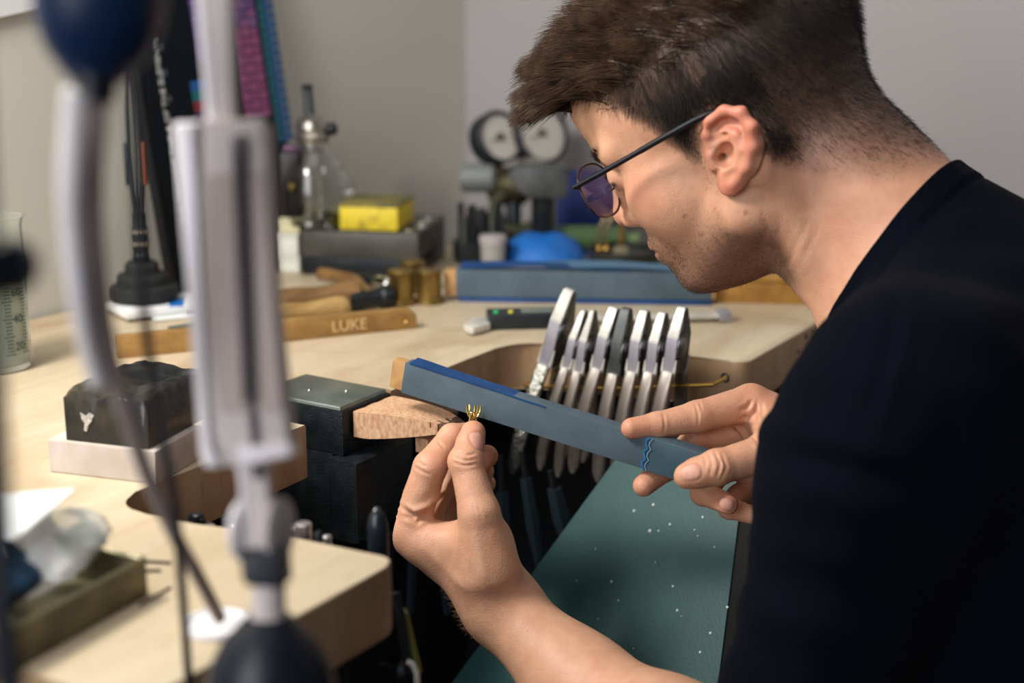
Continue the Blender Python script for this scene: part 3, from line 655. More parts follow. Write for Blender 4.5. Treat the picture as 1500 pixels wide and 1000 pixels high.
# gas regulator with two gauges
M_reg = mat('regulator_brass_dull', srgb(96, 90, 66), 0.35, 0.8)
M_rubber = mat('black_rubber', srgb(20, 24, 28), 0.6)
M_dial = mat('gauge_dial', srgb(176, 172, 162), 0.5)
reg = thing('gas_regulator', 'gas regulator with two round pressure gauges standing in the corner', 'gas regulator', np.array((*at(752, 345, 1.77)[:2], ZB)))
gn = unit(-FW*0.80+RT*0.52+UP*0.12)
for px, py, d, r, lab in ((733, 200, 1.75, 0.031, 'dial'), (794, 194, 1.78, 0.038, 'dial')):
    c = at(px, py, d)
    gz = part('gauge_case', MB().lathe([(0, -0.026), (r*0.9, -0.026), (r*1.05, -0.022), (r*1.08, 0.0), (r*1.0, 0.003), (r*0.93, 0.002), (r*0.92, -0.002)], c, 40, gn), M_rubber, reg)
    fc = part('dial', MB().lathe([(0, 0.0), (r*0.93, 0.0), (r*0.93, -0.004), (0, -0.004)], c-gn*0.002, 40, gn), M_dial, gz)
    e1 = unit(np.cross(up, gn)); e2 = np.cross(gn, e1)
    tk = MB()
    for a in np.linspace(-2.2, 2.2, 12):
        dd = math.sin(a)*e1+math.cos(a)*e2; tk.tube([c+dd*r*0.74+gn*0.0003, c+dd*r*0.84+gn*0.0003], 0.0004, 6)
    tag(part('scale_marks', tk, mat('grey_print', srgb(70, 84, 78), 0.6), gz), kind='stuff')
    part('needle', MB().tube([c+gn*0.0008, c+gn*0.0008+(math.sin(-1.9)*e1+math.cos(-1.9)*e2)*r*0.6], [0.0009, 0.0004], 6), M_rubber, gz)
    part('hub', MB().lathe([(0, 0.0025), (0.0045, 0.002), (0.005, -0.001)], c, 14, gn), M_reg, gz)
    part('gauge_stem', MB().tube([c-gn*0.014-UP*r*1.0, at(756, 268, 1.775)], 0.006, 10), M_reg, reg)
b0 = at(752, 272, 1.77)
part('regulator_body', MB().lathe([(0, -0.03), (0.018, -0.03), (0.024, -0.02), (0.024, 0.012), (0.016, 0.022), (0, 0.024)], b0, 24, unit(RT*0.9-FW*0.3)), M_reg, reg)
part('adjusting_knob', MB().lathe([(0.010, 0), (0.0175, 0.004), (0.0185, 0.03), (0.0165, 0.044), (0, 0.045)], at(728, 260, 1.76), 24, unit(-RT*0.92+FW*0.1)), mat('grey_knob_plastic', srgb(112, 116, 112), 0.5), reg)
part('pressure_dome', MB().lathe([(0.026, -0.004), (0.030, 0.002), (0.026, 0.012), (0.014, 0.02), (0, 0.022)], at(777, 262, 1.75), 28, unit(-FW*0.7+UP*0.5+RT*0.2)), mat('dull_chrome', srgb(170, 166, 156), 0.3, 0.9), reg)
hs = bez([at(740, 282, 1.76), at(726, 300, 1.75), at(732, 328, 1.74), at(756, 340, 1.74), at(778, 332, 1.75)], 6)
part('hose', MB().tube(hs, 0.0085, 12), mat('olive_hose', srgb(60, 62, 40), 0.5), reg)
rb = at(752, 345, 1.77); rb[2] = ZB
part('stand_tube', MB().tube([rb+up*0.004, at(752, 285, 1.77)], 0.010, 14), M_darkst, reg)
part('stand_foot', MB().lathe([(0, 0), (0.03, 0), (0.03, 0.004), (0.012, 0.008), (0, 0.008)], rb, 28), M_darkst, reg)
# rack of steel punches beside the block
rk = np.array((*at(705, 382, 1.66)[:2], ZB))
rck = thing('punch_rack', 'low rack of upright dark steel punches beside the steel block', 'tool rack', rk)
part('base', MB().box(rk+up*0.012, (0.06, 0.045, 0.024), rot=Euler((0, 0, -0.8)), bev=0.002), M_darkst, rck)
k = 0
for i in range(5):
    for j in range(2):
        p_ = rk + np.array(Euler((0, 0, -0.8)).to_matrix() @ Vector((-0.022+0.011*i, -0.010+0.020*j, 0.0)))
        hh = 0.052+0.012*((i*7+j*3) % 4)/3
        part('punch', MB().tube([p_+up*0.02, p_+up*hh, p_+up*(hh+0.004)], [0.0036, 0.0036, 0.0028], 10), M_darkst if (i+j) % 3 else M_blocksteel, rck)
pl = np.array((*at(722, 384, 1.62)[:2], ZB))
pc = thing('clear_pot', 'small clear plastic pot standing between the punches and the stake', 'pot', pl)
part('pot', MB().lathe([(0, 0.001), (0.013, 0.001), (0.0145, 0.03), (0.0135, 0.03), (0.0122, 0.003), (0, 0.003)], pl, 24), mat('frosted_plastic', srgb(190, 186, 180), 0.35, trans=0.4), pc)
part('lid', MB().lathe([(0.0152, 0.028), (0.0156, 0.036), (0.014, 0.037), (0, 0.037)], pl, 24), mat('grey_lid_plastic', srgb(170, 160, 160), 0.5), pc)
# ---------------------------------------------------------------- chart board leaning on the left wall
M_board = mat('black_board', srgb(10, 18, 24), 0.6, spec=0.15)
B0 = atz(262, 418); B0[1] = min(B0[1], YW-0.055)
B0 = np.array((atY(252, 412, 1.053)[0], 1.053, ZB)); 
exb = np.array((1.0, 0, 0)); ezb = unit(np.array((-0.015, 0.0405, 0.36))); exb = unit(exb-ezb*(exb @ ezb)); enb = unit(np.cross(exb, ezb)); 
if enb[1] > 0: enb = -enb
BWd, BHt = 0.208, 0.37
bd = thing('element_chart_board', 'tall black chart board of coloured element squares leaning against the wall', 'chart board', B0)
def bquad(x0, x1, z0, z1, n0, n1): return MB().hexa([B0+exb*x+ezb*z+enb*n for n in (n0, n1) for x, z in ((x0, z0), (x1, z0), (x1, z1), (x0, z1))])
part('board', bquad(0, BWd, 0, BHt, -0.004, 0.004), M_board, bd)
part('edge_strip', MB().hexa([B0+exb*x+ezb*z+enb*n for n in (-0.0045, 0.0055) for x, z in ((-0.003, 0), (0.001, 0), (0.001, BHt), (-0.003, BHt))], bev=0.001), mat('black_edge', srgb(14, 18, 22), 0.35), bd)
def cells(x0, x1, z0, z1, cols, nx, nz, gap=0.0012):
    groups = {}
    for i in range(nx):
        for j in range(nz):
            c = cols(i, j)
            b = groups.setdefault(c, MB())
            xa, xb = x0+(x1-x0)*i/nx+gap/2, x0+(x1-x0)*(i+1)/nx-gap/2; za, zb = z0+(z1-z0)*j/nz+gap/2, z0+(z1-z0)*(j+1)/nz-gap/2
            b.hexa([B0+exb*x+ezb*z+enb*n for n in (0.0041, 0.0046) for x, z in ((xa, za), (xb, za), (xb, zb), (xa, zb))])
    for c, b in groups.items(): part('print_cells', b, mat('print_%d_%d_%d' % c, srgb(*c), 0.5), bd, 0)
def px_b(x, y):
    """where a pixel ray meets the board"""
    v = ray(x, y); k = ((B0-CAM) @ enb)/(v @ enb); p = CAM+k*v-B0; return p @ exb, p @ ezb
XB = lambda x, y: px_b(x, y)[0]

xt, zt0 = px_b(270, 326); zt2 = px_b(236, 54)[1]
ws = 'THE PERIODIC TABLE OF THE ELEMENTS'; m_ = text_mesh(ws, 0.0092); wl = max(v.co.x for v in m_.vertices); bpy.data.meshes.remove(m_)
text_part('lettering', ws, 0.0092, (B0+exb*xt+ezb*zt0+enb*0.0042, ezb*((zt2-zt0)/wl), -exb, enb), mat('white_print', srgb(196, 196, 190), 0.5), bd)
# columns: purple, legend blocks, pink, teal/blue
x285, z90 = px_b(286, 92); x300 = XB(299, 60)
cells(x285, x300+0.004, z90, BHt-0.01, lambda i, j: ((86, 64, 128), (104, 80, 146))[(i+j) % 2], 2, 16)
xl, zt1 = px_b(274, 120); zb1 = px_b(280, 180)[1]
for k, c in enumerate(((74, 48, 92), (136, 44, 58), (18, 108, 116), (28, 92, 160))):
    cells(xl, xl+0.030, zb1+(zt1-zb1)*k/4, zb1+(zt1-zb1)*(k+1)/4, lambda i, j: c, 1, 2, 0.0006)
xa, za = px_b(345, 60); xb = XB(376, 60); zlow = px_b(360, 176)[1]
cells(xa-0.008, xb, zlow, BHt-0.01, lambda i, j: ((128, 78, 122), (92, 64, 116), (116, 84, 134))[(i*2+j) % 3] if j > 9 else ((142, 78, 116), (128, 66, 106))[(i+j) % 2], 3, 20)
xa = XB(380, 60); xb = XB(404, 60); zl2 = px_b(412, 208)[1]
cells(xa, xb, zl2, BHt-0.01, lambda i, j: ((26, 92, 104), (28, 84, 132), (22, 74, 116))[min(2, i)], 3, 22)
for k in range(9): cells(0.036, 0.040, 0.17+0.026*k, 0.176+0.026*k, lambda i, j: (70, 78, 84), 1, 1, 0)

# ---------------------------------------------------------------- third hand with tweezers
th = atz(212, 452); th = th+np.array((0.0, 0.0, 0))
th[1] = min(th[1], YW-0.045)
thd = thing('third_hand', 'cast iron stepped stand with upright cross-lock tweezers in front of the chart board', 'third hand', th)
s_ = 1.40/FPX
zz = 0.012
pp = MB().box(th+up*0.003, (0.105, 0.07, 0.0015), rot=Euler((0, 0, -0.45)), bev=0.0004)
prof = [(0, 0), (0.034, 0), (0.0345, 0.003), (0.034, 0.011), (0.031, 0.013), (0.0255, 0.014), (0.025, 0.022), (0.023, 0.024), (0.017, 0.025), (0.0165, 0.033), (0.014, 0.036), (0.0, 0.036)]
part('stepped_base', MB().lathe(prof, th+up*zz, 40), mat('rough_black_iron', srgb(34, 36, 36), 0.7, 0.2, bump=0.8, bscale=220, dist=0.001), thd)
j0 = th+up*(zz+0.034)
part('ball_joint', MB().ball(j0+up*0.006, 0.0075), M_darkst, thd)
part('socket', MB().lathe([(0.006, 0.010), (0.0072, 0.016), (0.0072, 0.034), (0.0055, 0.038), (0.0055, 0.05), (0, 0.051)], j0, 20), M_darkst, thd)
for z in (0.018, 0.03): part('clamp_ring', MB().lathe([(0.0072, z), (0.0084, z+0.0006), (0.0084, z+0.0034), (0.0072, z+0.004)], j0, 20), mat('bright_steel', srgb(225, 225, 220), 0.18, 1.0), thd)
ex = unit(RT*np.array((1, 1, 0)))
ey = np.cross(up, ex)
for s in (-1, 1):
    part('tweezer_arm', MB().tube([j0+up*0.048+ex*s*0.0012, j0+up*0.075+ex*s*0.004, j0+up*0.11+ex*s*0.005, j0+up*0.15+ex*s*0.0042, j0+up*0.185+ex*s*0.0022, j0+up*0.225-ex*s*0.0008], [0.0026, 0.0026, 0.0024, 0.0022, 0.0018, 0.0007], 8), M_blackp, thd)
    part('fibre_grip', MB().box(j0+up*0.098+ex*s*0.0078, (0.0042, 0.009, 0.042), rot=Matrix((ex, ey, up)).transposed(), bev=0.0014), mat('brown_fibre', srgb(116, 58, 34), 0.6) if s > 0 else M_blackp, thd)
M_paper = mat('white_paper', srgb(226, 228, 228), 0.7)
for k, (lab, off, sz, r_) in enumerate((('white paper sheet lying flat nearer the brown stick', (0.010, -0.052, 0.001), (0.085, 0.045), -0.5), ('white booklet with blue corner lying in front of the stepped iron stand', (0.0, -0.022, 0.006), (0.095, 0.06), -0.35))):
    c = th+np.array(off); rot = Euler((0.0, 0.02, r_))
    pt = thing('paper_sheet', lab, 'paper', c, 'papers under the iron stand')
    part('sheet', MB().box(c, (*sz, 0.0012 if k == 0 else 0.006), rot=rot, bev=0.0003), M_paper, pt)
    if k: part('blue_corner', MB().box(c+up*0.0032+np.array(rot.to_matrix() @ Vector((0.012, -0.0120, 0))), (0.014, 0.034, 0.0005), rot=Euler((0, 0, r_-0.5))), mat('blue_print', srgb(30, 110, 190), 0.5), pt)

# ---------------------------------------------------------------- glass bottle and dark clock box
M_glass = mat('clear_glass', (0.90, 0.92, 0.90, 1), 0.03, trans=1.0, ior=1.45)
gb = np.array((*at(462, 320, 1.595)[:2], ZB+66*1.559/FPX+0.0004)); 
gl = thing('glass_spirit_lamp', 'clear round glass spirit lamp with metal cap and spout, beside the chart board', 'spirit lamp', gb)
s_ = 1.615/FPX
R_ = 44*s_
zb = 0.008
prf = [(0.0, 0.002), (R_*0.82, 0.002), (R_*0.92, 0.008), (R_*0.95, zb*0.5), (R_*1.0, zb+0.02), (R_*0.98, zb+0.045), (R_*0.72, zb+0.068), (R_*0.42, zb+0.078), (R_*0.38, zb+0.088)]
part('glass_body', MB().lathe(prf+[(r-0.0022, h+(0.002 if i == len(prf)-1 else 0.0008)) for i, (r, h) in reversed(list(enumerate(prf)))][:-1]+[(0, 0.0045)], gb, 40), M_glass, gl)
zc = zb+0.084
part('metal_cap', MB().lathe([(R_*0.30, zc), (R_*0.52, zc+0.001), (R_*0.56, zc+0.009), (R_*0.48, zc+0.013), (R_*0.54, zc+0.017), (R_*0.50, zc+0.025), (R_*0.25, zc+0.032), (0, zc+0.033)], gb, 28), mat('dull_chrome', srgb(170, 166, 156), 0.3, 0.9), gl)
part('wick_tube', MB().tube([gb+up*(zc+0.028)-RT*0.002, gb+up*(zc+0.062)-RT*0.004], [0.0055, 0.0050], 14), mat('dull_steel', srgb(90, 95, 98), 0.4, 1.0), gl)
part('wick_tip', MB().lathe([(0.0052, 0), (0.0062, 0.001), (0.0062, 0.006), (0.003, 0.007), (0, 0.007)], gb+up*(zc+0.058)-RT*0.004, 14), M_darkst, gl)
part('cap_knob', MB().ball(gb+up*(zc+0.016)+RT*(R_*0.62), 0.0075, n=14), M_darkst, gl)
part('knob_stem', MB().tube([gb+up*(zc+0.016)+RT*R_*0.35, gb+up*(zc+0.016)+RT*R_*0.55], 0.003, 8), M_darkst, gl)
sp = gb+up*(zb+0.030)
part('spout', MB().tube(bez([sp+RT*R_*0.93, sp+RT*R_*1.2+up*0.002, sp+RT*R_*1.28+up*0.009, sp+RT*R_*1.10+up*0.020, sp+RT*R_*0.86+up*0.026], 5), 0.0035, 10), M_glass, gl)
part('spirit', MB().lathe([(0, 0.0048), (R_*0.78, 0.005), (R_*0.88, 0.012), (R_*0.91, zb*0.6), (0, zb*0.6)], gb, 32), mat('pale_spirit', (0.93, 0.93, 0.86, 1), 0.02, trans=1.0, ior=1.36), gl)
dbx = bxb + e1b*0.017 + e2b*0.034 + up*0.0604; zt_ = 0.072
db = thing('desk_gauge', 'small dark brown metal case with a bright round stud, between board and glass lamp', 'dial case', dbx)
fr_ = Matrix((ex, ey, up)).transposed()
part('case', MB().box(dbx+up*zt_/2, (0.024, 0.03, zt_), rot=fr_, bev=0.003), mat('dark_brown_lacquer', srgb(30, 24, 22), 0.4), db)
part('stud', MB().lathe([(0, 0.004), (0.004, 0.0035), (0.0055, 0.0)], dbx+up*(zt_*0.47)-ey*0.015+ex*0.002, 18, -ey), M_brass, db)
part('cap', MB().box(dbx+up*(zt_+0.004), (0.016, 0.022, 0.006), rot=fr_, bev=0.002), mat('purple_lacquer', srgb(96, 64, 92), 0.4), db)

# ---------------------------------------------------------------- beaker
bk = atz(-4, 538); bk = bk + np.array((0, 0.0, 0))
s_ = (1.2)/FPX
bkr = thing('measuring_beaker', 'translucent measuring beaker with grey graduations at the edge of the bench', 'beaker', bk)
r_ = 0.0285; hb = 0.128
prf = [(0, 0.001), (r_*0.96, 0.001), (r_, 0.005), (r_*1.02, hb-0.006), (r_*1.07, hb-0.001), (r_*1.12, hb)]
part('beaker_wall', MB().lathe(prf+[(r_*1.08, hb-0.0002), (r_*0.98, hb-0.008), (r_*0.955, 0.006), (0, 0.003)], bk, 48), mat('clear_plastic', (0.93, 0.97, 0.94, 1), 0.08, trans=0.97, ior=1.3), bkr)
part('liquid', MB().lathe([(0, 0.0035), (r_*0.94, 0.0065), (r_*0.955, 0.088), (0, 0.088)], bk, 40), mat('cloudy_liquid', srgb(212, 220, 208), 0.3, trans=0.35), bkr)
M_print = mat('grey_print', srgb(70, 84, 78), 0.6)
vd = unit(np.array((*(CAM-bk)[:2], 0))); vr = np.cross(vd, up)*-1
for col, (a0, n_, l_) in enumerate(((0.42, 26, 0.20), (0.98, 26, 0.14))):
    tk = MB()
    for i in range(n_):
        z = 0.016+i*0.0030; ln = l_*(1.6 if i % 5 == 0 else 1.0)
        ps = [bk+(math.cos(a)*vd+math.sin(a)*vr)*(r_*1.022)+up*z for a in np.linspace(a0-ln/2, a0+ln/2, 4)]
        tk.grid([[p-up*0.0005 for p in ps], [p+up*0.0005 for p in ps]])
    tag(part('graduations', tk.solid(0.0002), M_print, bkr, 0), kind='stuff')
for z, s in ((0.022, '20'), (0.045, '40'), (0.068, '60'), (0.091, '80')):
    d3 = math.cos(0.72)*vd+math.sin(0.72)*vr; tx = -math.sin(0.72)*vd+math.cos(0.72)*vr
    text_part('graduation_number', s, 0.010, (bk+d3*r_*1.03+up*(z-0.003)-tx*0.005, tx, up, d3), M_print, bkr)

# ---------------------------------------------------------------- things on the near arm of the bench
# white disc below the lamp
dsk = atz(318, 918)
dd = thing('white_disc', 'thin round white plastic disc lying on the near arm of the bench', 'disc', dsk)
part('disc', MB().lathe([(0, 0.0002), (0.0165, 0.0002), (0.0172, 0.001), (0.0168, 0.003), (0.0145, 0.0032), (0.0138, 0.0022), (0, 0.0022)], dsk, 36), mat('white_plastic', srgb(226, 224, 226), 0.4), dd)
# tray with bags
M_tray = mat('worn_tin_tray', srgb(120, 112, 82), 0.5, 0.5, col2=srgb(84, 80, 62), scale=40)
tf, tr_ = atz(40, 974), atz(218, 872)
ex = unit(tr_-tf); ey = np.cross(up, ex); lt = 0.112; o = tr_-ex*lt
tray = thing('tin_tray', 'shallow worn tin tray holding a plastic bag on the near arm of the bench', 'tray', o)
hT = 0.021; wT = 0.075
slabp = lambda x0, x1, y0, y1, z0, z1, bev=0.0008: MB().hexa([o+ex*x+ey*y+up*z for z in (z0, z1) for x, y in ((x0, y0), (x1, y0), (x1, y1), (x0, y1))], bev=bev)
part('bottom', slabp(0.001, lt-0.001, 0.001, wT-0.001, 0.0004, 0.002), M_tray, tray)
for nm, a in (('front_wall', (0, lt, 0, 0.002)), ('rear_wall', (0, lt, wT-0.002, wT)), ('end_wall', (0, 0.002, 0.002, wT-0.002)), ('end_wall', (lt-0.002, lt, 0.002, wT-0.002))):
    part(nm, slabp(*a, 0.0004, hT), M_tray, tray)
part('rolled_rim', MB().tube([o+ex*x+ey*y+up*hT for x, y in ((0.001, 0.001), (lt-0.001, 0.001), (lt-0.001, wT-0.001), (0.001, wT-0.001))], 0.0015, 8, close=True), mat('worn_rim_tin', srgb(160, 156, 124), 0.35, 0.8), tray)
# plastic bag of findings
M_bag = mat('clear_bag', (0.95, 0.96, 0.95, 1), 0.12, trans=0.62, ior=1.2)
bc = o+ex*0.080+ey*0.040+up*0.0300
bag = thing('plastic_bag', 'crumpled clear plastic bag lying in the tin tray', 'bag', bc)
rb = np.random.default_rng(5); b = MB(); bmesh.ops.create_icosphere(b.bm, subdivisions=4, radius=1)
for v in b.bm.verts:
    p = np.array(v.co); w = 1+0.14*math.sin(p[0]*4+p[1]*3)+0.11*math.sin(p[1]*7-p[2]*5+1)+0.07*abs(math.sin(p[0]*9+p[2]*8))
    v.co = tuple(bc + ex*p[0]*0.030*w + ey*p[1]*0.026*w + up*(p[2]*0.015*w+(0.003*p[0])))
part('bag_film', b, M_bag, bag, 80)
part('bag_seal', MB().tube([bc+ex*(-0.026)+ey*0.004+up*0.008, bc+ex*(-0.036)+ey*0.0+up*0.010], [0.006, 0.012], 10), M_bag, bag)
fd = bc+ex*0.016+ey*-0.004-up*0.006
single('steel_ring_tube', MB().lathe([(0.0075, 0), (0.0095, 0), (0.0095, 0.018), (0.0075, 0.018), (0.0075, 0)], fd-ex*0.006+up*0.002, 24, ex), mat('pale_steel', srgb(170, 180, 160), 0.35, 0.8), 'pale short metal tube inside the plastic bag', 'tube', fd)
M_bluecard = mat('dark_blue_pouch', srgb(22, 58, 84), 0.4)
pc_ = o+ex*0.036+ey*0.034+up*0.034
rotm = Matrix((unit(ex*0.95+up*0.2), unit(ey*0.8+up*0.55), unit(np.cross(unit(ex*0.95+up*0.2), unit(ey*0.8+up*0.55))))).transposed()
single('blue_pouch', MB().box(pc_, (0.046, 0.04, 0.012), rot=rotm, bev=0.004, seg=3), M_bluecard, 'dark blue padded pouch leaning in the tin tray beneath the white card', 'pouch', pc_)
cd = [atz(-14, 788, ZB+0.050), atz(22, 790, ZB+0.052), atz(112, 714, ZB+0.058), atz(20, 722, ZB+0.060), atz(-14, 722, ZB+0.060)]
cc = sum(cd)/len(cd)
b = MB(); P1 = [b.bm.verts.new(tuple(p)) for p in cd]; b.bm.faces.new(P1); b.solid(0.0008)
single('white_card', b, M_paper, 'shiny white card propped up over the tin tray', 'card', cc, smooth=0)
# loose wires beside the tray
for k, (a, b_) in enumerate((((214, 824), (250, 826)), ((212, 838), (236, 837)), ((205, 888), (250, 862)))):
    A_, B_ = atz(*a)+up*0.0009, atz(*b_)+up*0.0009
    single('steel_rod', MB().tube([A_, (A_+B_)/2, B_], 0.0008, 8), M_darkst, ('thin steel rod sticking out by the tray corner, farthest of three', 'short thin steel rod between two longer ones by the tray', 'thin steel rod lying slanted by the tray, nearest of three')[k], 'rod', A_, 'steel rods by the tray')
# rack of punches on the inner side of the near arm
rkx = atz(360, 796); 
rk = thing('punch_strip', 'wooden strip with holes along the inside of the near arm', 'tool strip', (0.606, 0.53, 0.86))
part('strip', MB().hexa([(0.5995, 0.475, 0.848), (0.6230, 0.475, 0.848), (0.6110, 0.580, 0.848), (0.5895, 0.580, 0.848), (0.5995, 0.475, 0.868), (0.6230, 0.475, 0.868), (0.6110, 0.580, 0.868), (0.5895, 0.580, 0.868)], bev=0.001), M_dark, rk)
M_ptip = mat('pale_punch_steel', srgb(206, 200, 204), 0.3, 0.9)
spec = [(278, 752, 0.0016, 0), (283, 754, 0.0014, 0), (290, 752, 0.0036, 0), (296, 758, 0.0024, 0), (306, 768, 0.0036, 1), (331, 758, 0.0040, 0), (343, 766, 0.0036, 1), (428, 770, 0.0046, 1), (444, 765, 0.0048, 1), (459, 782, 0.0014, 0), (466, 778, 0.0022, 0), (479, 784, 0.0026, 1)]
names = ['thin dark needle punch at the far end of the strip', 'thin dark needle punch second from the far end', 'thick dark round punch near the far end', 'medium dark punch beside the thick one', 'short pale stub punch next to the dark cluster', 'square dark punch standing alone before the lamp', 'pale short punch partly behind the lamp joint', 'pale stubby punch right of the lamp joint', 'tallest pale punch right of the lamp joint', 'thin dark spike beyond the tall pale punch', 'dark slender punch beyond the tall pale one', 'small pale punch nearest the bench corner']
for (px, py, r_, pale), nm in zip(spec, names):
    xx = 0.611 if px < 400 else 0.615
    v_ = ray(px, py); k_ = (0.612+0.1143*0.475-CAM[0]-0.1143*CAM[1])/(v_[0]+0.1143*v_[1]); tpt = CAM+k_*v_; xx, yy = tpt[0], tpt[1]
    single('steel_punch', MB().tube([np.array((xx, yy, 0.8475)), np.array((xx, yy, tpt[2]-0.0006)), np.array((xx, yy, tpt[2]))], [r_, r_, r_*0.8], 10 if px != 331 else 4), M_ptip if pale else M_darkst, nm, 'punch', (xx, yy, 0.8475), 'punches in the strip')
# black handled pliers hanging at the near corner
hp = atY(556, 772, 0.452)
hk = at(553, 770, 0.845)
pl = thing('black_handled_pliers', 'pliers with black dipped handle standing up behind the near bench corner', 'pliers', hk)
b = MB(); rings = []
for i in range(12):
    f = i/11; z = 0.012-0.06*f; w = 0.0062*math.sqrt(max(0.03, min(1, f*6)))
    rings.append([b.bm.verts.new(tuple(hk+RT*w*math.cos(a)+np.cross(RT, up)*0.005*math.sin(a)*min(1, f*5+0.1)+up*z)) for a in np.linspace(0, 2*PI, 14, endpoint=False)])
for A_, B_ in zip(rings, rings[1:]):
    for j in range(14): b.bm.faces.new((A_[j], A_[(j+1) % 14], B_[(j+1) % 14], B_[j]))
b.bm.faces.new(rings[0][::-1]); b.bm.faces.new(rings[-1])
part('handle', b, mat('glossy_black_dip', srgb(30, 36, 42), 0.22), pl, 70)
part('arm', MB().tube([hk-up*0.046+RT*0.002, at(580, 870, 0.842), at(600, 985, 0.842)], [0.004, 0.0035, 0.003], 8), M_darkst, pl)
part('arm', MB().tube([hk-up*0.046+RT*0.006-FW*-0.004, at(592, 900, 0.846), at(612, 985, 0.846)], [0.003, 0.003, 0.003], 8), mat('yellow_green_grip', srgb(110, 112, 50), 0.4), pl)
part('spring', MB().tube([at(596, 968, 0.84), at(604, 972, 0.84), at(610, 985, 0.84), at(612, 1010, 0.84)], 0.0018, 8), M_jaw, pl)
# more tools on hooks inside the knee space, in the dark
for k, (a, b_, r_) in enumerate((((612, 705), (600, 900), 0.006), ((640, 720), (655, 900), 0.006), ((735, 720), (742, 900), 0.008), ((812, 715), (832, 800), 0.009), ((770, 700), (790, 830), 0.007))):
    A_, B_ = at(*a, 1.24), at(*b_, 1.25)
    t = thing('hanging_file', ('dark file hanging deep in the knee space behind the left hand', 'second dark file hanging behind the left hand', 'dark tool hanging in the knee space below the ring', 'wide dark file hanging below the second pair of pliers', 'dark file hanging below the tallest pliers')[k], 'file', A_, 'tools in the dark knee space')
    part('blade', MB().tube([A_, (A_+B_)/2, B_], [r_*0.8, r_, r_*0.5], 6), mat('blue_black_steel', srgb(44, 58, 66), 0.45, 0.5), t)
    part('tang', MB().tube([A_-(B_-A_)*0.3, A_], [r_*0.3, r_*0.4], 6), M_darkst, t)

# ---------------------------------------------------------------- green leather skin below the cutout
M_green = mat('dark_green_leather', srgb(34, 68, 68), 0.45, col2=srgb(52, 90, 88), scale=7, bump=0.25, bscale=400, dist=0.0006, lo=0.3, hi=0.8)
G = [at(905, 668, 1.18), at(1092, 678, 1.10), at(1048, 1030, 1.03), at(640, 1030, 1.20)]
P = []
for i in range(15):
    u = i/14; row = []
    for j in range(11):
        v = j/10
        p = (G[0]*(1-v)+G[1]*v)*(1-u)+(G[3]*(1-v)+G[2]*v)*u
        row.append(p - up*0.004*math.sin(u*PI)*math.sin(v*PI))
    P.append(row)
gsk = thing('leather_skin', 'dark green leather bench skin with pale flecks below the pliers', 'leather skin', G[0])
gn0 = unit(np.cross(G[1]-G[0], G[3]-G[0])); gn0 = gn0 if gn0[2] > 0 else -gn0
lb = MB(); T1 = [[lb.bm.verts.new(tuple(p)) for p in r] for r in P]; T2 = [[lb.bm.verts.new(tuple(p-gn0*0.0028)) for p in r] for r in P]
for g in (T1, T2):
    for i in range(14):
        for j in range(10): lb.bm.faces.new((g[i][j], g[i+1][j], g[i+1][j+1], g[i][j+1]))
for i in range(14):
    for j in (0, 10): lb.bm.faces.new((T1[i][j], T1[i+1][j], T2[i+1][j], T2[i][j]))
for j in range(10):
    for i in (0, 14): lb.bm.faces.new((T1[i][j], T1[i][j+1], T2[i][j+1], T2[i][j]))
part('leather', lb, M_green, gsk)
def gpt(u, v): return (G[0]*(1-v)+G[1]*v)*(1-u)+(G[3]*(1-v)+G[2]*v)*u - up*0.004*math.sin(u*PI)*math.sin(v*PI)
gn_ = unit(np.cross(G[1]-G[0], G[3]-G[0])); gn_ = gn_ if gn_[2] > 0 else -gn_
M_fleck = mat('pale_fleck', srgb(190, 200, 192), 0.7)
rf = np.random.default_rng(11); fm = MB()
fl = [(927, 746, 2.2), (957, 741, 2.4), (979, 768, 2), (950, 774, 2.6), (966, 781, 1.6), (1017, 776, 1.3), (1031, 762, 2), (989, 895, 2.0), (1019, 781, 1.2), (985, 856, 1.8), (897, 849, 2), (1062, 887, 2), (1003, 903, 1), (1037, 928, 2), (846, 850, 1.2), (907, 879, 1.3), (1030, 955, 2), (880, 905, 1.0), (870, 800, 1.1), (960, 820, 1), (1045, 800, 1.2), (930, 950, 1.1)]
Gn0 = G[0]
for px, py, r_ in fl:
    v_ = ray(px, py); k_ = ((Gn0-CAM) @ gn_)/(v_ @ gn_); p = CAM+v_*k_
    # drop it on the sheet
    best = None
    for u in np.linspace(0, 1, 40):
        for w in np.linspace(0, 1, 40):
            g0 = gpt(u, w); q = g0-CAM; d = q @ FW; e = (750+FPX*(q @ RT)/d-px)**2+(500-FPX*(q @ UP)/d-py)**2
            if best is None or e < best[0]: best = (e, g0)
    fm.lathe([(0, 0.0004), (r_*0.00045, 0.0003), (r_*0.0006, -0.0002)], best[1]+gn_*0.0004, 7, gn_)
tag(part('dust_flecks', fm, M_fleck, gsk), kind='stuff')
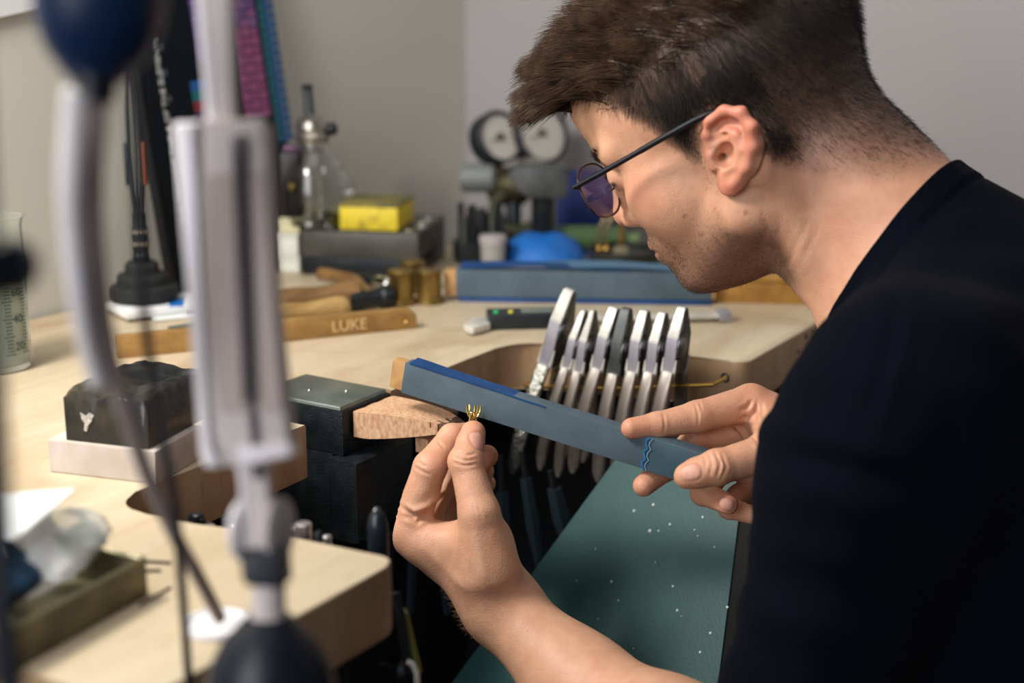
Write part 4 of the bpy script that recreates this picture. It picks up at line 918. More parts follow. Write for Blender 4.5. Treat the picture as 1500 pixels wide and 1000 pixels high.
# ---------------------------------------------------------------- white articulated lamp, close to the camera
M_lampw = mat('lit_lamp_white', srgb(240, 234, 236), 0.35)  # lit left edges in this white, shaded parts in the greyer one
M_lampg = mat('shaded_lamp_white', srgb(214, 202, 198), 0.45)
M_lampb = mat('black_lamp_plastic', srgb(18, 24, 34), 0.4)
D0 = 0.60
lf = at(385, 985, D0); 
lamp = thing('articulated_lamp', 'white articulated bench lamp arm with spring cover and black clamp, close to the camera', 'lamp', (lf[0], lf[1], ZB))
def L(x, y, d=D0): return at(x, y, d)
W3 = UP
lx, ln = RT, -FW
def lprism(name, pts, th, m, parent, bev=0.002, d=D0):
    o0 = at(0, 0, d)*0
    poly = [((x-750)/FPX*d, -(y-500)/FPX*d) for x, y in pts]
    return part(name, MB().prism(poly, -th/2, th/2, bev=bev, seg=3, fr=(CAM+FW*d, RT, UP, -FW)), m, parent)
# spring cover: a trough with a rim, a window and the coil inside
cov = [(262, 190), (268, 184), (305, 182), (388, 178), (396, 184), (404, 400), (432, 655), (428, 668), (352, 680), (310, 680), (303, 664), (285, 430)]
lprism('spring_cover', cov, 0.020, M_lampg, lamp, 0.003)
# raised left flank and rim, coloured lighter as the side facing the light
lprism('cover_edge', [(262, 190), (268, 184), (300, 184), (304, 640), (330, 660), (328, 682), (308, 681), (302, 664), (284, 430)], 0.024, M_lampw, lamp, 0.003, D0-0.001)
lprism('cover_window', [(296, 262), (392, 252), (404, 420), (420, 600), (330, 602), (312, 480)], 0.0225, mat('grey_cover_recess', srgb(190, 174, 167), 0.5), lamp, 0.001, D0)
lprism('cover_foot', [(352, 650), (430, 646), (434, 664), (360, 682)], 0.024, M_lampw, lamp, 0.002, D0-0.001)
def coil(name, a, b, turns, r, w, m):
    a, b = np.array(a), np.array(b); t = unit(b-a); e1 = unit(np.cross(t, FW)); e2 = np.cross(t, e1); n = turns*9
    part(name, MB().tube([a+(b-a)*i/n + r*(math.cos(2*PI*i/9)*e1+math.sin(2*PI*i/9)*e2) for i in range(n+1)], w, 5), m, lamp)
coil('spring', L(350, 200, D0-0.012), L(366, 590, D0-0.012), 46, 0.0028, 0.0009, mat('dark_spring_steel', srgb(78, 72, 80), 0.4, 0.6))
part('spring_hook', MB().tube([L(366, 590, D0-0.012), L(372, 640, D0-0.012), L(376, 700, D0-0.008)], 0.0014, 8), mat('dark_spring_steel', srgb(78, 72, 80), 0.4, 0.6), lamp)
# upper and lower bars, each with its lit left edge in lighter white
lprism('upper_bar', [(292, -60), (340, -60), (346, 186), (306, 188)], 0.012, M_lampg, lamp, 0.002)
lprism('upper_bar_edge', [(286, -60), (302, -60), (322, 186), (308, 188)], 0.014, M_lampw, lamp, 0.002)
lprism('lower_bar', [(356, 670), (394, 668), (402, 800), (370, 802)], 0.012, M_lampg, lamp, 0.002)
lprism('lower_bar_edge', [(350, 672), (362, 672), (374, 800), (364, 800)], 0.014, M_lampw, lamp, 0.002)
for px, m, nm, dx in ((360, M_lampw, 'joint_disc', -0.004), (408, M_lampg, 'joint_disc', 0.004)):
    c = L(px, 775, D0); axd = unit(RT*0.93-FW*0.30)
    part(nm, MB().lathe([(0, -0.0022), (0.0115, -0.0022), (0.0135, -0.0006), (0.0135, 0.0012), (0.011, 0.0026), (0, 0.0028)], c, 32, axd*(-1 if dx < 0 else 1)), m, lamp)
lprism('joint_block', [(358, 804), (420, 798), (424, 850), (414, 856), (366, 852), (360, 840)], 0.022, M_lampb, lamp, 0.003)
part('post', MB().tube([L(394, 845), L(393, 905)], [0.0068, 0.0075], 18), M_lampg, lamp)
# clamp that grips the bench front edge
c0 = L(392, 900)
b = MB().lathe([(0, 0.0), (0.008, 0.0), (0.0125, -0.004), (0.021, -0.014), (0.0265, -0.026), (0.029, -0.045), (0.029, -0.085), (0.026, -0.09), (0, -0.09)], c0, 32)
part('clamp_hub', b, M_lampb, lamp)
part('clamp_tongue', MB().box((c0[0]+0.012, 0.452, ZB-TK-0.010), (0.03, 0.06, 0.012), bev=0.002), M_lampb, lamp)
part('clamp_jaw', MB().box((c0[0]+0.012, 0.435, ZB-0.035), (0.03, 0.016, 0.052), bev=0.003), M_lampb, lamp)
# ---------------------------------------------------------------- flexible shaft motor: blue body, grey sheath
M_blue = mat('dark_blue_enamel', srgb(15, 40, 76), 0.35)
mc = at(138, 140, 0.50); 
axm = unit(UP*0.98+RT*0.10-FW*0.15)
mot = thing('flex_shaft_motor', 'dark blue hanging motor with a grey ribbed flexible shaft, close to the camera', 'flex shaft motor', mc)
k = 0.50/FPX
part('motor_body', MB().lathe([(0, 0.0), (16*k, 0.0), (22*k, 6*k), (48*k, 30*k), (74*k, 62*k), (90*k, 100*k), (96*k, 150*k), (96*k, 260*k), (84*k, 290*k), (30*k, 300*k), (0, 300*k)], mc, 40, axm), M_blue, mot)
part('motor_band', MB().lathe([(95*k, 165*k), (99*k, 168*k), (99*k, 185*k), (95*k, 188*k)], mc, 40, axm), M_lampb, mot)
part('vent_boss', MB().ball(mc+axm*75*k-RT*48*k-FW*30*k, 16*k, n=14), mat('blue_boss', srgb(24, 58, 96), 0.3), mot)
part('hanging_loop', MB().tube([mc+axm*(300*k)+0.012*(math.cos(q)*RT+math.sin(q)*axm) for q in np.linspace(0, 2*PI, 20, endpoint=False)], 0.0025, 8, close=True), M_jaw, mot)
sp_ = [at(142, 118, 0.495), at(140, 175, 0.497), at(136, 250, 0.505), at(137, 330, 0.515), at(146, 430, 0.53), at(160, 520, 0.548), at(184, 600, 0.565), at(214, 690, 0.59), at(252, 775, 0.62), at(288, 840, 0.65), at(322, 905, 0.69)]
pth = bez(sp_, 14)
rr = [0.0042-0.0012*(i/(len(pth)-1))**0.8 + (0.00025 if i % 2 else 0) for i in range(len(pth))]
part('sheath', MB().tube(pth, rr, 14), mat('grey_sheath', srgb(150, 134, 128), 0.5), mot, 80)
part('sheath_collar', MB().tube([at(141, 112, 0.495), at(138, 150, 0.496)], [0.0075, 0.0068], 16), M_lampb, mot)
# ribbed strain relief in pale plastic on the left of the sheath
sp2 = bez([at(114, 132, 0.492), at(105, 250, 0.500), at(106, 330, 0.510), at(116, 430, 0.524), at(131, 510, 0.541), at(146, 560, 0.552)], 14)
part('second_sheath', MB().tube(sp2, [0.0050 - 0.0012*i/len(sp2) + (0.0003 if i % 2 else 0) for i in range(len(sp2))], 12), mat('pale_sheath', srgb(238, 232, 232), 0.5), mot, 80)
# thin black lead
lead = bez([at(196, 40, 0.53), at(200, 180, 0.54), at(204, 320, 0.55), at(210, 440, 0.56), at(222, 540, 0.57), at(240, 650, 0.585), at(256, 740, 0.60), at(266, 850, 0.63), at(274, 960, 0.655), at(280, 1050, 0.67)], 8)
single('power_lead', MB().tube(lead, 0.0021, 10), M_lampb, 'thin black power lead hanging down in front of the charcoal block', 'cable', lead[-1], smooth=80)
# ---------------------------------------------------------------- black floor stand with round knob
bs = thing('black_stand', 'black upright stand with a round knob at the very edge of the view', 'stand', (*at(-2, 900, 0.42)[:2], 0.0))
p0 = at(4, 900, 0.42); px_, py_ = p0[0], p0[1]
tp = at(-24, 330, 0.43)
part('pole', MB().tube([np.array((px_, py_, 0.012)), p0, tp, tp+(tp-p0)*0.6], 0.0042, 16), M_lampb, bs)
part('foot', MB().lathe([(0, 0), (0.11, 0), (0.112, 0.004), (0.10, 0.012), (0.02, 0.016), (0, 0.016)], (px_, py_, 0.0), 40), M_lampb, bs)
kc = at(14, 390, 0.44)
part('knob', MB().lathe([(0, 0.006), (0.0068, 0.0055), (0.0090, 0.002), (0.0090, -0.006), (0.007, -0.008), (0, -0.008)], kc, 28, unit(-FW*0.93+RT*0.35)), M_lampb, bs)
part('knob_screw', MB().tube([kc, at(-22, 392, 0.43)], 0.003, 10), M_lampb, bs)
# sheet pinned to the wall, top left
w0 = [atY(-60, -60, YW-0.004), atY(66, -60, YW-0.004), atY(58, 12, YW-0.004), atY(-60, 38, YW-0.004)]
b = MB(); b.bm.faces.new([b.bm.verts.new(tuple(p)) for p in w0]); b.solid(0.002)
single('wall_sheet', b, M_paper, 'white sheet fixed to the left wall at the top corner of the view', 'paper', w0[3], smooth=0)
# hook arm of the black stand that the motor hangs from (above the view)
top = tp+(tp-p0)*0.6; lc = mc+axm*(300*k)
hk_top = lc+np.array((0, 0, 0.045))
part('hook_arm', MB().tube(bez([top, top+np.array((0.01, 0, max(0.03, hk_top[2]-top[2]+0.02))), hk_top+np.array((-0.02, 0, 0.02)), hk_top, lc+np.array((0.002, 0, 0.0165))], 6), 0.0028, 10), M_lampb, bs)
# ================================================================ the man
# smooth implicit shapes (millimetres) turned into one continuous skin
def V3(*a): return np.array(a, np.float64)
def smin(a, b, k):
    if k <= 0: return np.minimum(a, b)
    h = np.maximum(k-np.abs(a-b), 0)/k; return np.minimum(a, b)-h*h*k*0.25
def smax(a, b, k): return -smin(-a, -b, k)
def f_rc(p, a, b, ra, rb):
    ba = b-a; pa = p-a; h = np.clip((pa @ ba)/(ba @ ba), 0, 1)
    return np.linalg.norm(pa-h[:, None]*ba, axis=1)-(ra+(rb-ra)*h)
def f_el(p, c, r, R=None):
    q = p-c
    if R is not None: q = q @ R
    k0 = np.linalg.norm(q/r, axis=1); k1 = np.linalg.norm(q/(r*r), axis=1)+1e-9
    return k0*(k0-1)/k1
def f_chain(p, pts, rad, k):
    d = None
    for i in range(len(pts)-1):
        e = f_rc(p, pts[i], pts[i+1], rad[i], rad[i+1]); d = e if d is None else smin(d, e, k)
    return d

def surface_nets(groups, lo, hi, h, N=12):
    """groups: (centre, radius, function, k). Sparse blocks, dual vertices, quads."""
    lo = np.array(lo, float); nb = np.ceil((np.array(hi)-lo)/(h*N)).astype(int)
    BI = np.stack(np.meshgrid(*[np.arange(n) for n in nb], indexing='ij'), -1).reshape(-1, 3)
    cen = lo+(BI+0.5)*N*h; br = N*h*0.87
    def ev(P, gs):
        d = np.full(len(P), 1e3)
        for c, r, f, k in gs: d = smin(d, f(P), k)
        return d
    near = np.zeros(len(BI), bool)
    D = np.full(len(BI), 1e3)
    for c, r, f, k in groups:
        m = np.linalg.norm(cen-c, axis=1) < r+br+30
        if m.any(): D[m] = smin(D[m], f(cen[m]), k)
    near = np.abs(D) < br*1.45+2
    off = np.stack(np.meshgrid(*[np.arange(N+1)]*3, indexing='ij'), -1).reshape(-1, 3)
    cells, verts, edges = [], [], []
    for b in np.nonzero(near)[0]:
        gs = [g for g in groups if np.linalg.norm(cen[b]-g[0]) < g[1]+br+30]
        base = BI[b]*N; P = lo+(base+off)*h
        d = ev(P, gs).reshape(N+1, N+1, N+1); s = d < 0
        if s.all() or not s.any(): continue
        cnt = np.zeros((N, N, N)); acc = np.zeros((N, N, N, 3))
        for ax in range(3):
            sl0 = [slice(None)]*3; sl1 = [slice(None)]*3; sl0[ax] = slice(0, N); sl1[ax] = slice(1, N+1)
            a, c2 = d[tuple(sl0)], d[tuple(sl1)]; cr = (a < 0) != (c2 < 0)
            t = np.where(cr, a/np.where(cr, a-c2, 1), 0)
            o1, o2 = [(1, 2), (0, 2), (0, 1)][ax]
            for u in (0, 1):
                for v in (0, 1):
                    s3 = [slice(None)]*3; s3[o1] = slice(u, N+u); s3[o2] = slice(v, N+v)
                    c_ = cr[tuple(s3)]; t_ = t[tuple(s3)]
                    cnt += c_
                    acc[..., ax] += t_*c_; acc[..., o1] += u*c_; acc[..., o2] += v*c_
            s4 = [slice(0, N)]*3
            e = np.argwhere(cr[tuple(s4)])
            if len(e): edges.append(np.column_stack([e+base, np.full(len(e), ax), (a[tuple(s4)][tuple(e.T)] < 0)]))
        act = np.argwhere(cnt > 0)
        cells.append(act+base); verts.append(lo+(act+base+acc[tuple(act.T)]/cnt[tuple(act.T)][:, None])*h)
    cells = np.concatenate(cells); verts = np.concatenate(verts); edges = np.concatenate(edges)
    S = nb*N+4; key = lambda c: ((c[:, 0]+1)*S[1]+(c[:, 1]+1))*S[2]+(c[:, 2]+1)
    kk = key(cells); order = np.argsort(kk); ks = kk[order]
    def find(c):
        q = key(c); i = np.clip(np.searchsorted(ks, q), 0, len(ks)-1); return np.where(ks[i] == q, order[i], -1)
    quads = []
    for ax in range(3):
        e = edges[edges[:, 3] == ax]; c = e[:, :3]; o1, o2 = [(1, 2), (2, 0), (0, 1)][ax]
        u = np.zeros(3, int); v = np.zeros(3, int); u[o1] = 1; v[o2] = 1
        q = np.stack([find(c-u-v), find(c-v), find(c), find(c-u)], 1)
        q = np.where(e[:, 4:5] == 1, q, q[:, ::-1]); quads.append(q[(q >= 0).all(1)])
    return verts, np.concatenate(quads)

def field(groups):
    def F(P, chunk=40000):
        out = np.full(len(P), 1e3)
        for i in range(0, len(P), chunk):
            Q = P[i:i+chunk]; d = np.full(len(Q), 1e3)
            for c, r, f, k in groups:
                m = np.linalg.norm(Q-c, axis=1) < r+25
                if m.any(): d[m] = smin(d[m], f(Q[m]), k)
            out[i:i+chunk] = d
        return out
    return F
def grad(F, P, e=0.4):
    g = np.stack([F(P+np.eye(3)[i]*e)-F(P-np.eye(3)[i]*e) for i in range(3)], 1)/(2*e)
    return g/(np.linalg.norm(g, axis=1, keepdims=True)+1e-9)
def project(F, P, it=2):
    for _ in range(it):
        d = F(P); P = P-grad(F, P)*np.clip(d, -2.5, 2.5)[:, None]*0.9
    return P
mm = lambda px, py, d: at(px, py, d)*1000.0

# ---------------------------------------------------------------- head, in its own frame (x forward, y to his left, z up)
HY, HP, HR = 1.665, 0.51, -0.05
def rot_ypr(y, p, r):
    c, s = math.cos, math.sin
    return np.array([[c(y), -s(y), 0], [s(y), c(y), 0], [0, 0, 1]]) @ np.array([[c(p), 0, s(p)], [0, 1, 0], [-s(p), 0, c(p)]]) @ np.array([[1, 0, 0], [0, c(r), -s(r)], [0, s(r), c(r)]])
HRM = rot_ypr(HY, HP, HR); HO = V3(951, 396, 1112)
def tohead(P): return (P-HO) @ HRM
def h2w(q): return HO + HRM @ np.array(q, float)
EX = 0.0      # ear position
def ear_frame(p, s):
    o = V3(EX, 69*s, -10); t = math.radians(16); q = (p-o)/V3(1.14, 1, 0.84)
    a = q[:, 0]*math.cos(t)+q[:, 2]*math.sin(t); c = -q[:, 0]*math.sin(t)+q[:, 2]*math.cos(t)
    return np.stack([a, q[:, 1]*s+a*0.24, c], 1)
def f_ear(p, s):
    """s=+1 his left ear. ear frame: a forward, b outwards, c up (tilted back)"""
    o = V3(EX, 69*s, -10)
    t = math.radians(16); q = (p-o)/V3(1.14, 1, 0.84)
    a = q[:, 0]*math.cos(t)+q[:, 2]*math.sin(t); c = -q[:, 0]*math.sin(t)+q[:, 2]*math.cos(t); b = q[:, 1]*s
    b2 = b - (-a)*0.24      # flares outwards to the back
    u = np.stack([a, b2, c], 1)
    hel = [V3(3, 2, 10), V3(5, 4, 20), V3(1, 7, 30), V3(-9, 8.5, 34.5), V3(-20, 9, 30), V3(-26, 9, 17), V3(-25, 8, 2), V3(-19, 7, -12), V3(-10, 6, -22)]
    d = f_chain(u, hel, [3.2, 3.4, 3.6, 3.6, 3.8, 3.8, 3.4, 3.2, 3.6], 4)
    plate = f_el(u, V3(-10, 2.6, 8), V3(17, 3.0, 25)); d = smin(d, plate, 4)
    anti = f_chain(u, [V3(-6, 6, 22), V3(-15, 7.0, 14), V3(-17.5, 7.0, 2), V3(-13, 6.5, -9), V3(-6, 6, -11)], [2.6, 3.2, 3.2, 3.0, 2.6], 2); d = smin(d, anti, 3)
    d = smin(d, f_el(u, V3(-7, 4.5, -20), V3(8.5, 3.6, 11)), 4)          # lobe
    d = smin(d, f_rc(u, V3(3.5, 3.5, 3), V3(2.5, 3, -6), 4.0, 3.6), 3)      # tragus
    d = smax(d, -f_el(u, V3(-7, 7.0, 1), V3(8.5, 8.0, 10)), 2.0)          # concha
    d = smax(d, -f_rc(u, V3(-2, 8, 23), V3(-14, 9, 24), 3.4, 3.0), 2)  # scapha
    d = smax(d, -f_rc(u, V3(-17, 8.5, 24.5), V3(-21.5, 9.0, 10), 2.2, 1.6), 2)
    d = smax(d, -f_rc(u, V3(0, 8, 14), V3(-9, 8, 16), 2.6, 2.2), 2)
    return d
def f_head(P):
    p = tohead(P)
    d = f_el(p, V3(-10, 0, 47), V3(96, 76, 84))
    d = smin(d, f_el(p, V3(46, 0, 46), V3(53, 58, 56)), 22)
    d = smin(d, f_el(p, V3(62, 0, 66), V3(42, 50, 34)), 20)
    for s in (-1, 1): d = smin(d, f_rc(p, V3(92, 13*s, 27), V3(76, 46*s, 27), 9.5, 9), 14)
    d = smin(d, f_el(p, V3(40, 0, -26), V3(52, 58, 66)), 16)
    for s in (-1, 1):
        d = smin(d, f_el(p, V3(56, 43*s, -14), V3(25, 16, 20)), 26)
        d = smin(d, f_rc(p, V3(-4, 56*s, -8), V3(6, 52*s, -50), 15, 16), 18)
        d = smin(d, f_rc(p, V3(6, 52*s, -50), V3(64, 23*s, -77), 16, 14), 14)
    d = smin(d, f_el(p, V3(75, 0, -78), V3(17, 21, 16)), 14)
    d = smin(d, f_el(p, V3(74, 0, -48), V3(24, 29, 24)), 14)
    # eyes
    for s in (-1, 1):
        d = smax(d, -f_el(p, V3(99, 31*s, 11), V3(15, 17, 12)), 14)
        d = smin(d, f_el(p, V3(81, 31*s, 11), V3(13.0, 13.5, 13.0)), 3)
        d = smin(d, f_rc(p, V3(93.5, 26*s, 9), V3(88, 41*s, 9), 1.8, 1.6), 2.0)    # upper lid edge, eyes cast down
        d = smax(d, -f_rc(p, V3(95.5, 23*s, 6.2), V3(88.5, 42*s, 6.8), 0.8, 0.6), 1.5)
    # nose
    n = f_rc(p, V3(94, 0, 22), V3(106, 0, -10), 7.5, 8.5)
    n = smin(n, f_el(p, V3(106, 0, -16), V3(11.0, 10.5, 9.5)), 7)
    for s in (-1, 1): n = smin(n, f_el(p, V3(97, 12.5*s, -20), V3(11, 6.5, 7.5)), 5)
    for s in (-1, 1): n = smax(n, -f_el(p, V3(100, 6.5*s, -26.5), V3(6, 3.2, 5)), 2)
    d = smin(d, n, 9)
    # mouth
    d = smin(d, f_rc(p, V3(93, -12, -45), V3(93, 12, -45), 4.6, 4.6), 5)
    d = smin(d, f_rc(p, V3(91, -11, -54), V3(91, 11, -54), 5.0, 5.0), 5)
    d = smax(d, -f_chain(p, [V3(90, -25, -51), V3(98, -10, -49.4), V3(98.5, 10, -49.4), V3(90, 25, -51)], [1.0, 1.3, 1.3, 1.0], 1), 2.5)
    d = smax(d, -f_rc(p, V3(98, -9, -66), V3(98, 9, -66), 3.5, 3.5), 9)
    for s in (-1, 1):
        d = smin(d, f_ear(p, s), 3.5); u = ear_frame(p, s)
        d = smax(d, -f_el(u, V3(-8, 4, 1), V3(7.6, 9, 10.5)), 2.0)
        d = smax(d, -f_el(u, V3(-3, -3, 0), V3(4, 9, 4)), 2.0)
    return d
# ---------------------------------------------------------------- neck, trunk, arms
SK1, SK2 = h2w((-38, 0, -6)), h2w((-8, 0, -38))
C7 = V3(958, 228, 1026); STERN = V3(952, 300, 950)
LSH, RSH = V3(804, 218, 972), V3(1118, 240, 972)
LEL, RELB = mm(1108, 1190, 0.865), V3(1172, 190, 742)
LWR = mm(738, 893, 1.020); LM1 = mm(848, 1001, 0.985)
RWR = mm(1195, 655, 1.03)
def f_neck(P):
    d = f_rc(P, SK1, C7+V3(0, 12, -4), 50, 52)
    d = smin(d, f_rc(P, SK2, STERN+V3(0, -40, 34), 44, 48), 30)
    for s in (-1, 1):
        a = h2w((-28, 57*s, -18)); b = STERN + V3(-s*22, -4, 4)
        d = smin(d, f_rc(P, a, b, 13, 8), 13)
    d = smin(d, f_el(P, h2w((46, 0, -82)), V3(16, 14, 14)), 30)
    return d
def f_trunk(P):
    d = f_rc(P, C7+V3(0, -40, -62), V3(955, 40, 800), 82, 120)
    d = smin(d, f_rc(P, V3(955, 40, 800), V3(955, -30, 640), 120, 135), 60)
    d = smin(d, f_rc(P, LSH, RSH, 56, 56), 60)
    for s in (-1, 1): d = smin(d, f_rc(P, V3(955+s*58, 140, 900), V3(955+s*52, -10, 740), 96, 100), 50)
    d = smin(d, f_rc(P, STERN+V3(-60, -40, -50), STERN+V3(60, -40, -50), 60, 60), 60)
    for S_ in (LSH, RSH): d = smin(d, f_rc(P, C7+V3(0, 6, -22), S_, 38, 48), 50)
    return d
fl = lambda a, b, t: a+(b-a)*t
UD = FW*1.0
def f_larm(P):
    d = f_chain(P, [LSH, fl(LSH, LEL, 0.45), LEL], [48, 43, 38], 30)
    c = np.array(FW)*12
    d = smin(d, f_chain(P, [LEL, fl(LEL, LM1, 0.45)-c*0.8, LM1-c*0.8, LWR-c*0.8], [36, 37, 26, 21.5], 25), 20)
    d = smin(d, f_chain(P, [LEL, fl(LEL, LM1, 0.45)+c, LM1+c, LWR+c], [34, 35, 25, 21.0], 25), 25)
    return d
def f_rarm(P):
    d = f_chain(P, [RSH, fl(RSH, RELB, 0.45), RELB], [56, 49, 42], 30)
    d = smin(d, f_chain(P, [RELB, fl(RELB, RWR, 0.35), RWR], [41, 40, 26], 25), 20)
    return d
# ---------------------------------------------------------------- left hand (pinching the ring)
LT = [mm(716, 838, 1.004), mm(702, 752, 0.997), mm(682, 676, 1.004), mm(693, 634, 1.019)]
LI = [mm(598, 778, 1.030), mm(630, 684, 1.022), mm(662, 640, 1.040), mm(690, 634, 1.052)]
LM = [mm(610, 776, 1.052), mm(652, 700, 1.070), mm(688, 690, 1.078), mm(713, 668, 1.070)]
LRg = [mm(630, 775, 1.072), mm(664, 712, 1.090), mm(692, 706, 1.094), mm(708, 690, 1.087)]
LP = [mm(655, 780, 1.088), mm(678, 728, 1.105), mm(700, 722, 1.106), mm(712, 708, 1.100)]
lwb = mm(722, 872, 1.018)
def f_lhand(P):
    palm = None
    for f, r0, r1, dd in ((LI, 18, 14.0, 0.0), (LM, 18, 14.0, 8), (LRg, 18, 13.5, 16), (LP, 17, 12.5, 22)):
        e = f_rc(P, lwb+np.array(FW)*dd, f[0], r0, r1); palm = e if palm is None else smin(palm, e, 14)
    palm = smin(palm, f_rc(P, LWR+np.array(FW)*4, lwb+np.array(FW)*8, 24, 21), 20)
    th = f_chain(P, [lwb-np.array(FW)*6, LT[0], LT[1]], [17, 20, 14.5], 12)
    palm = smin(palm, th, 16)
    # web between thumb and forefinger, and the palm pad
    palm = smin(palm, f_rc(P, fl(lwb, LT[1], 0.62), fl(lwb, LI[0], 0.86), 13, 11), 16)
    palm = smin(palm, f_rc(P, fl(LT[0], LT[1], 0.5)+np.array(FW)*22, fl(lwb, LM[0], 0.6)+np.array(FW)*4, 18, 14), 16)
    d = palm
    for ch, rad in ((LT[1:], [14.2, 11.3, 9.0]), (LI, [14.0, 11.8, 9.6, 8.2]), (LM, [14, 11.4, 9.6, 8.6]), (LRg, [13.5, 10.8, 9.2, 8.2]), (LP, [12, 9.4, 8.2, 7.4])):
        c = f_chain(P, ch, rad, 3.5)
        d = smin(d, c, 4 if ch is not LI else 5)
    # the thumb pad and the ball of the last joint
    d = smin(d, f_el(P, fl(LT[2], LT[3], 0.55)+np.array(FW)*3, V3(9.5, 9.5, 10)), 4)
    d = smin(d, f_el(P, LT[2], V3(11.8, 11.8, 10.5)), 4)
    return d
# ---------------------------------------------------------------- right hand (holding the stick)
RI = [mm(1100, 590, 1.030), mm(1022, 610, 1.014), mm(962, 623, 1.006), mm(925, 627, 1.000)]
RM = [mm(1098, 630, 1.048), mm(1018, 648, 1.030), mm(976, 684, 1.024), mm(943, 711, 1.010)]
RR_ = [mm(1106, 668, 1.058), mm(1052, 690, 1.052), mm(1030, 722, 1.020), mm(1066, 738, 0.998)]
RP_ = [mm(1122, 705, 1.060), mm(1082, 728, 1.054), mm(1068, 744, 1.030), mm(1102, 754, 1.010)]
RT_ = [mm(1180, 655, 1.000), mm(1128, 662, 0.980), mm(1050, 684, 0.967), mm(1006, 697, 0.968)]
def f_rhand(P):
    palm = None
    for f, r1 in ((RI, 13.5), (RM, 13.5), (RR_, 13), (RP_, 12)):
        e = f_rc(P, RWR, f[0], 19, r1); palm = e if palm is None else smin(palm, e, 12)
    palm = smin(palm, f_rc(P, RWR-np.array(FW)*8, RT_[1], 19, 13), 16)
    palm = smin(palm, f_rc(P, RT_[1]+V3(0, 0, 0), fl(RI[0], RWR, 0.3), 11, 11), 16)
    d = palm
    for ch, rad in ((RI, [13.5, 11.2, 9.2, 7.4]), (RM, [13.5, 10.8, 9.4, 7.8]), (RR_, [13, 10.2, 8.8, 7.4]), (RP_, [11.5, 9, 7.6, 6.6]), (RT_[1:], [13.5, 11.4, 8.8])):
        d = smin(d, f_chain(P, ch, rad, 3.5), 4)
    d = smin(d, f_el(P, RT_[2], V3(12.0, 11.5, 11.5)), 4)
    d = smin(d, f_el(P, fl(RT_[2], RT_[3], 0.62), V3(10.6, 10.6, 10.2)), 4)
    return d
def ctr(*pts): c = sum(pts)/len(pts); return c, max(np.linalg.norm(q-c) for q in pts)
def grp(f, k, pad, *pts): c, r = ctr(*pts); return (c, r+pad, f, k)
BG = [grp(f_trunk, 0, 170, C7, V3(955, -30, 640), LSH, RSH), grp(f_neck, 34, 75, SK1, C7, STERN), (h2w((0, 0, 10)), 150, f_head, 26),
      grp(f_larm, 40, 62, LSH, LEL, LWR), grp(f_rarm, 40, 62, RSH, RELB, RWR), grp(f_lhand, 14, 40, LWR, *LI, *LP, LT[3]), grp(f_rhand, 14, 40, RWR, *RI, *RR_, *RT_)]
FB = field(BG)
bv, bq = surface_nets(BG, (600, -260, 480), (1290, 560, 1290), 2.4)
# the trunk below the seat is left out, the shirt and trousers hide the cut
def refine(v, q, mask):
    """split the marked faces once; the borders are stitched by the edge subdivision"""
    bm = bmesh.new(); VV = [bm.verts.new(tuple(p)) for p in v]; bm.verts.ensure_lookup_table()
    FF = []
    for i, f in enumerate(q):
        try: FF.append((bm.faces.new([VV[j] for j in f]), mask[i]))
        except ValueError: pass
    es = list({e for f, m in FF if m for e in f.edges})
    bmesh.ops.subdivide_edges(bm, edges=es, cuts=1, use_grid_fill=True)
    return bm
fc = bv[bq].mean(1)
hm = np.zeros(len(fc), bool)
for c, r in (ctr(lwb, *LI, LT[3], *LM[1:]), ctr(*RI, *RM, RT_[3], RT_[1], RR_[3])): hm |= np.linalg.norm(fc-c, axis=1) < r+22
hl = tohead(fc); hm |= (np.abs(hl[:, 1]) > 55) & (np.abs(hl[:, 0]-EX+12) < 34) & (np.abs(hl[:, 2]+2) < 46)
hm |= (hl[:, 0] > 66) & (np.abs(hl[:, 2]) < 110) & (np.abs(hl[:, 1]) < 60)
bmb = refine(bv, bq, hm)
bp = np.array([v.co for v in bmb.verts], float)
bp = project(FB, bp, 2)
bn = grad(FB, bp, 0.5)
# ---------------------------------------------------------------- skin creases, nails
disp = np.zeros(len(bp))
def segd(P, a, b): ba = b-a; h = np.clip(((P-a) @ ba)/(ba @ ba), 0, 1); return np.linalg.norm(P-a-h[:, None]*ba, axis=1), h
def crease(pxs, d, w, depth, ridge=0.5):
    """a wrinkle through the pixels on the skin near depth d: a groove with a soft ridge beside it"""
    global disp
    pts = [mm(x, y, d) for x, y in pxs]
    view = -np.array(FW)
    def flat(P): return P - np.outer((P-pts[0]) @ FW, FW)
    m = np.nonzero((np.linalg.norm(bp-pts[len(pts)//2], axis=1) < 60) & (bn @ view > 0.05))[0]
    if not len(m): return
    Q = flat(bp[m]); dist = np.full(len(m), 1e3); tt = np.zeros(len(m))
    for i in range(len(pts)-1):
        dd, h = segd(Q, flat(pts[i][None])[0], flat(pts[i+1][None])[0]); b = dd < dist; dist[b] = dd[b]; tt[b] = (i+h[b])/(len(pts)-1)
    fade = np.clip(np.minimum(tt, 1-tt)*5+0.15, 0, 1)
    depth *= 1.5
    disp[m] += (-depth*np.exp(-(dist/w)**2) + ridge*depth*0.6*np.exp(-((dist-2.2*w)/(w*1.2))**2))*fade
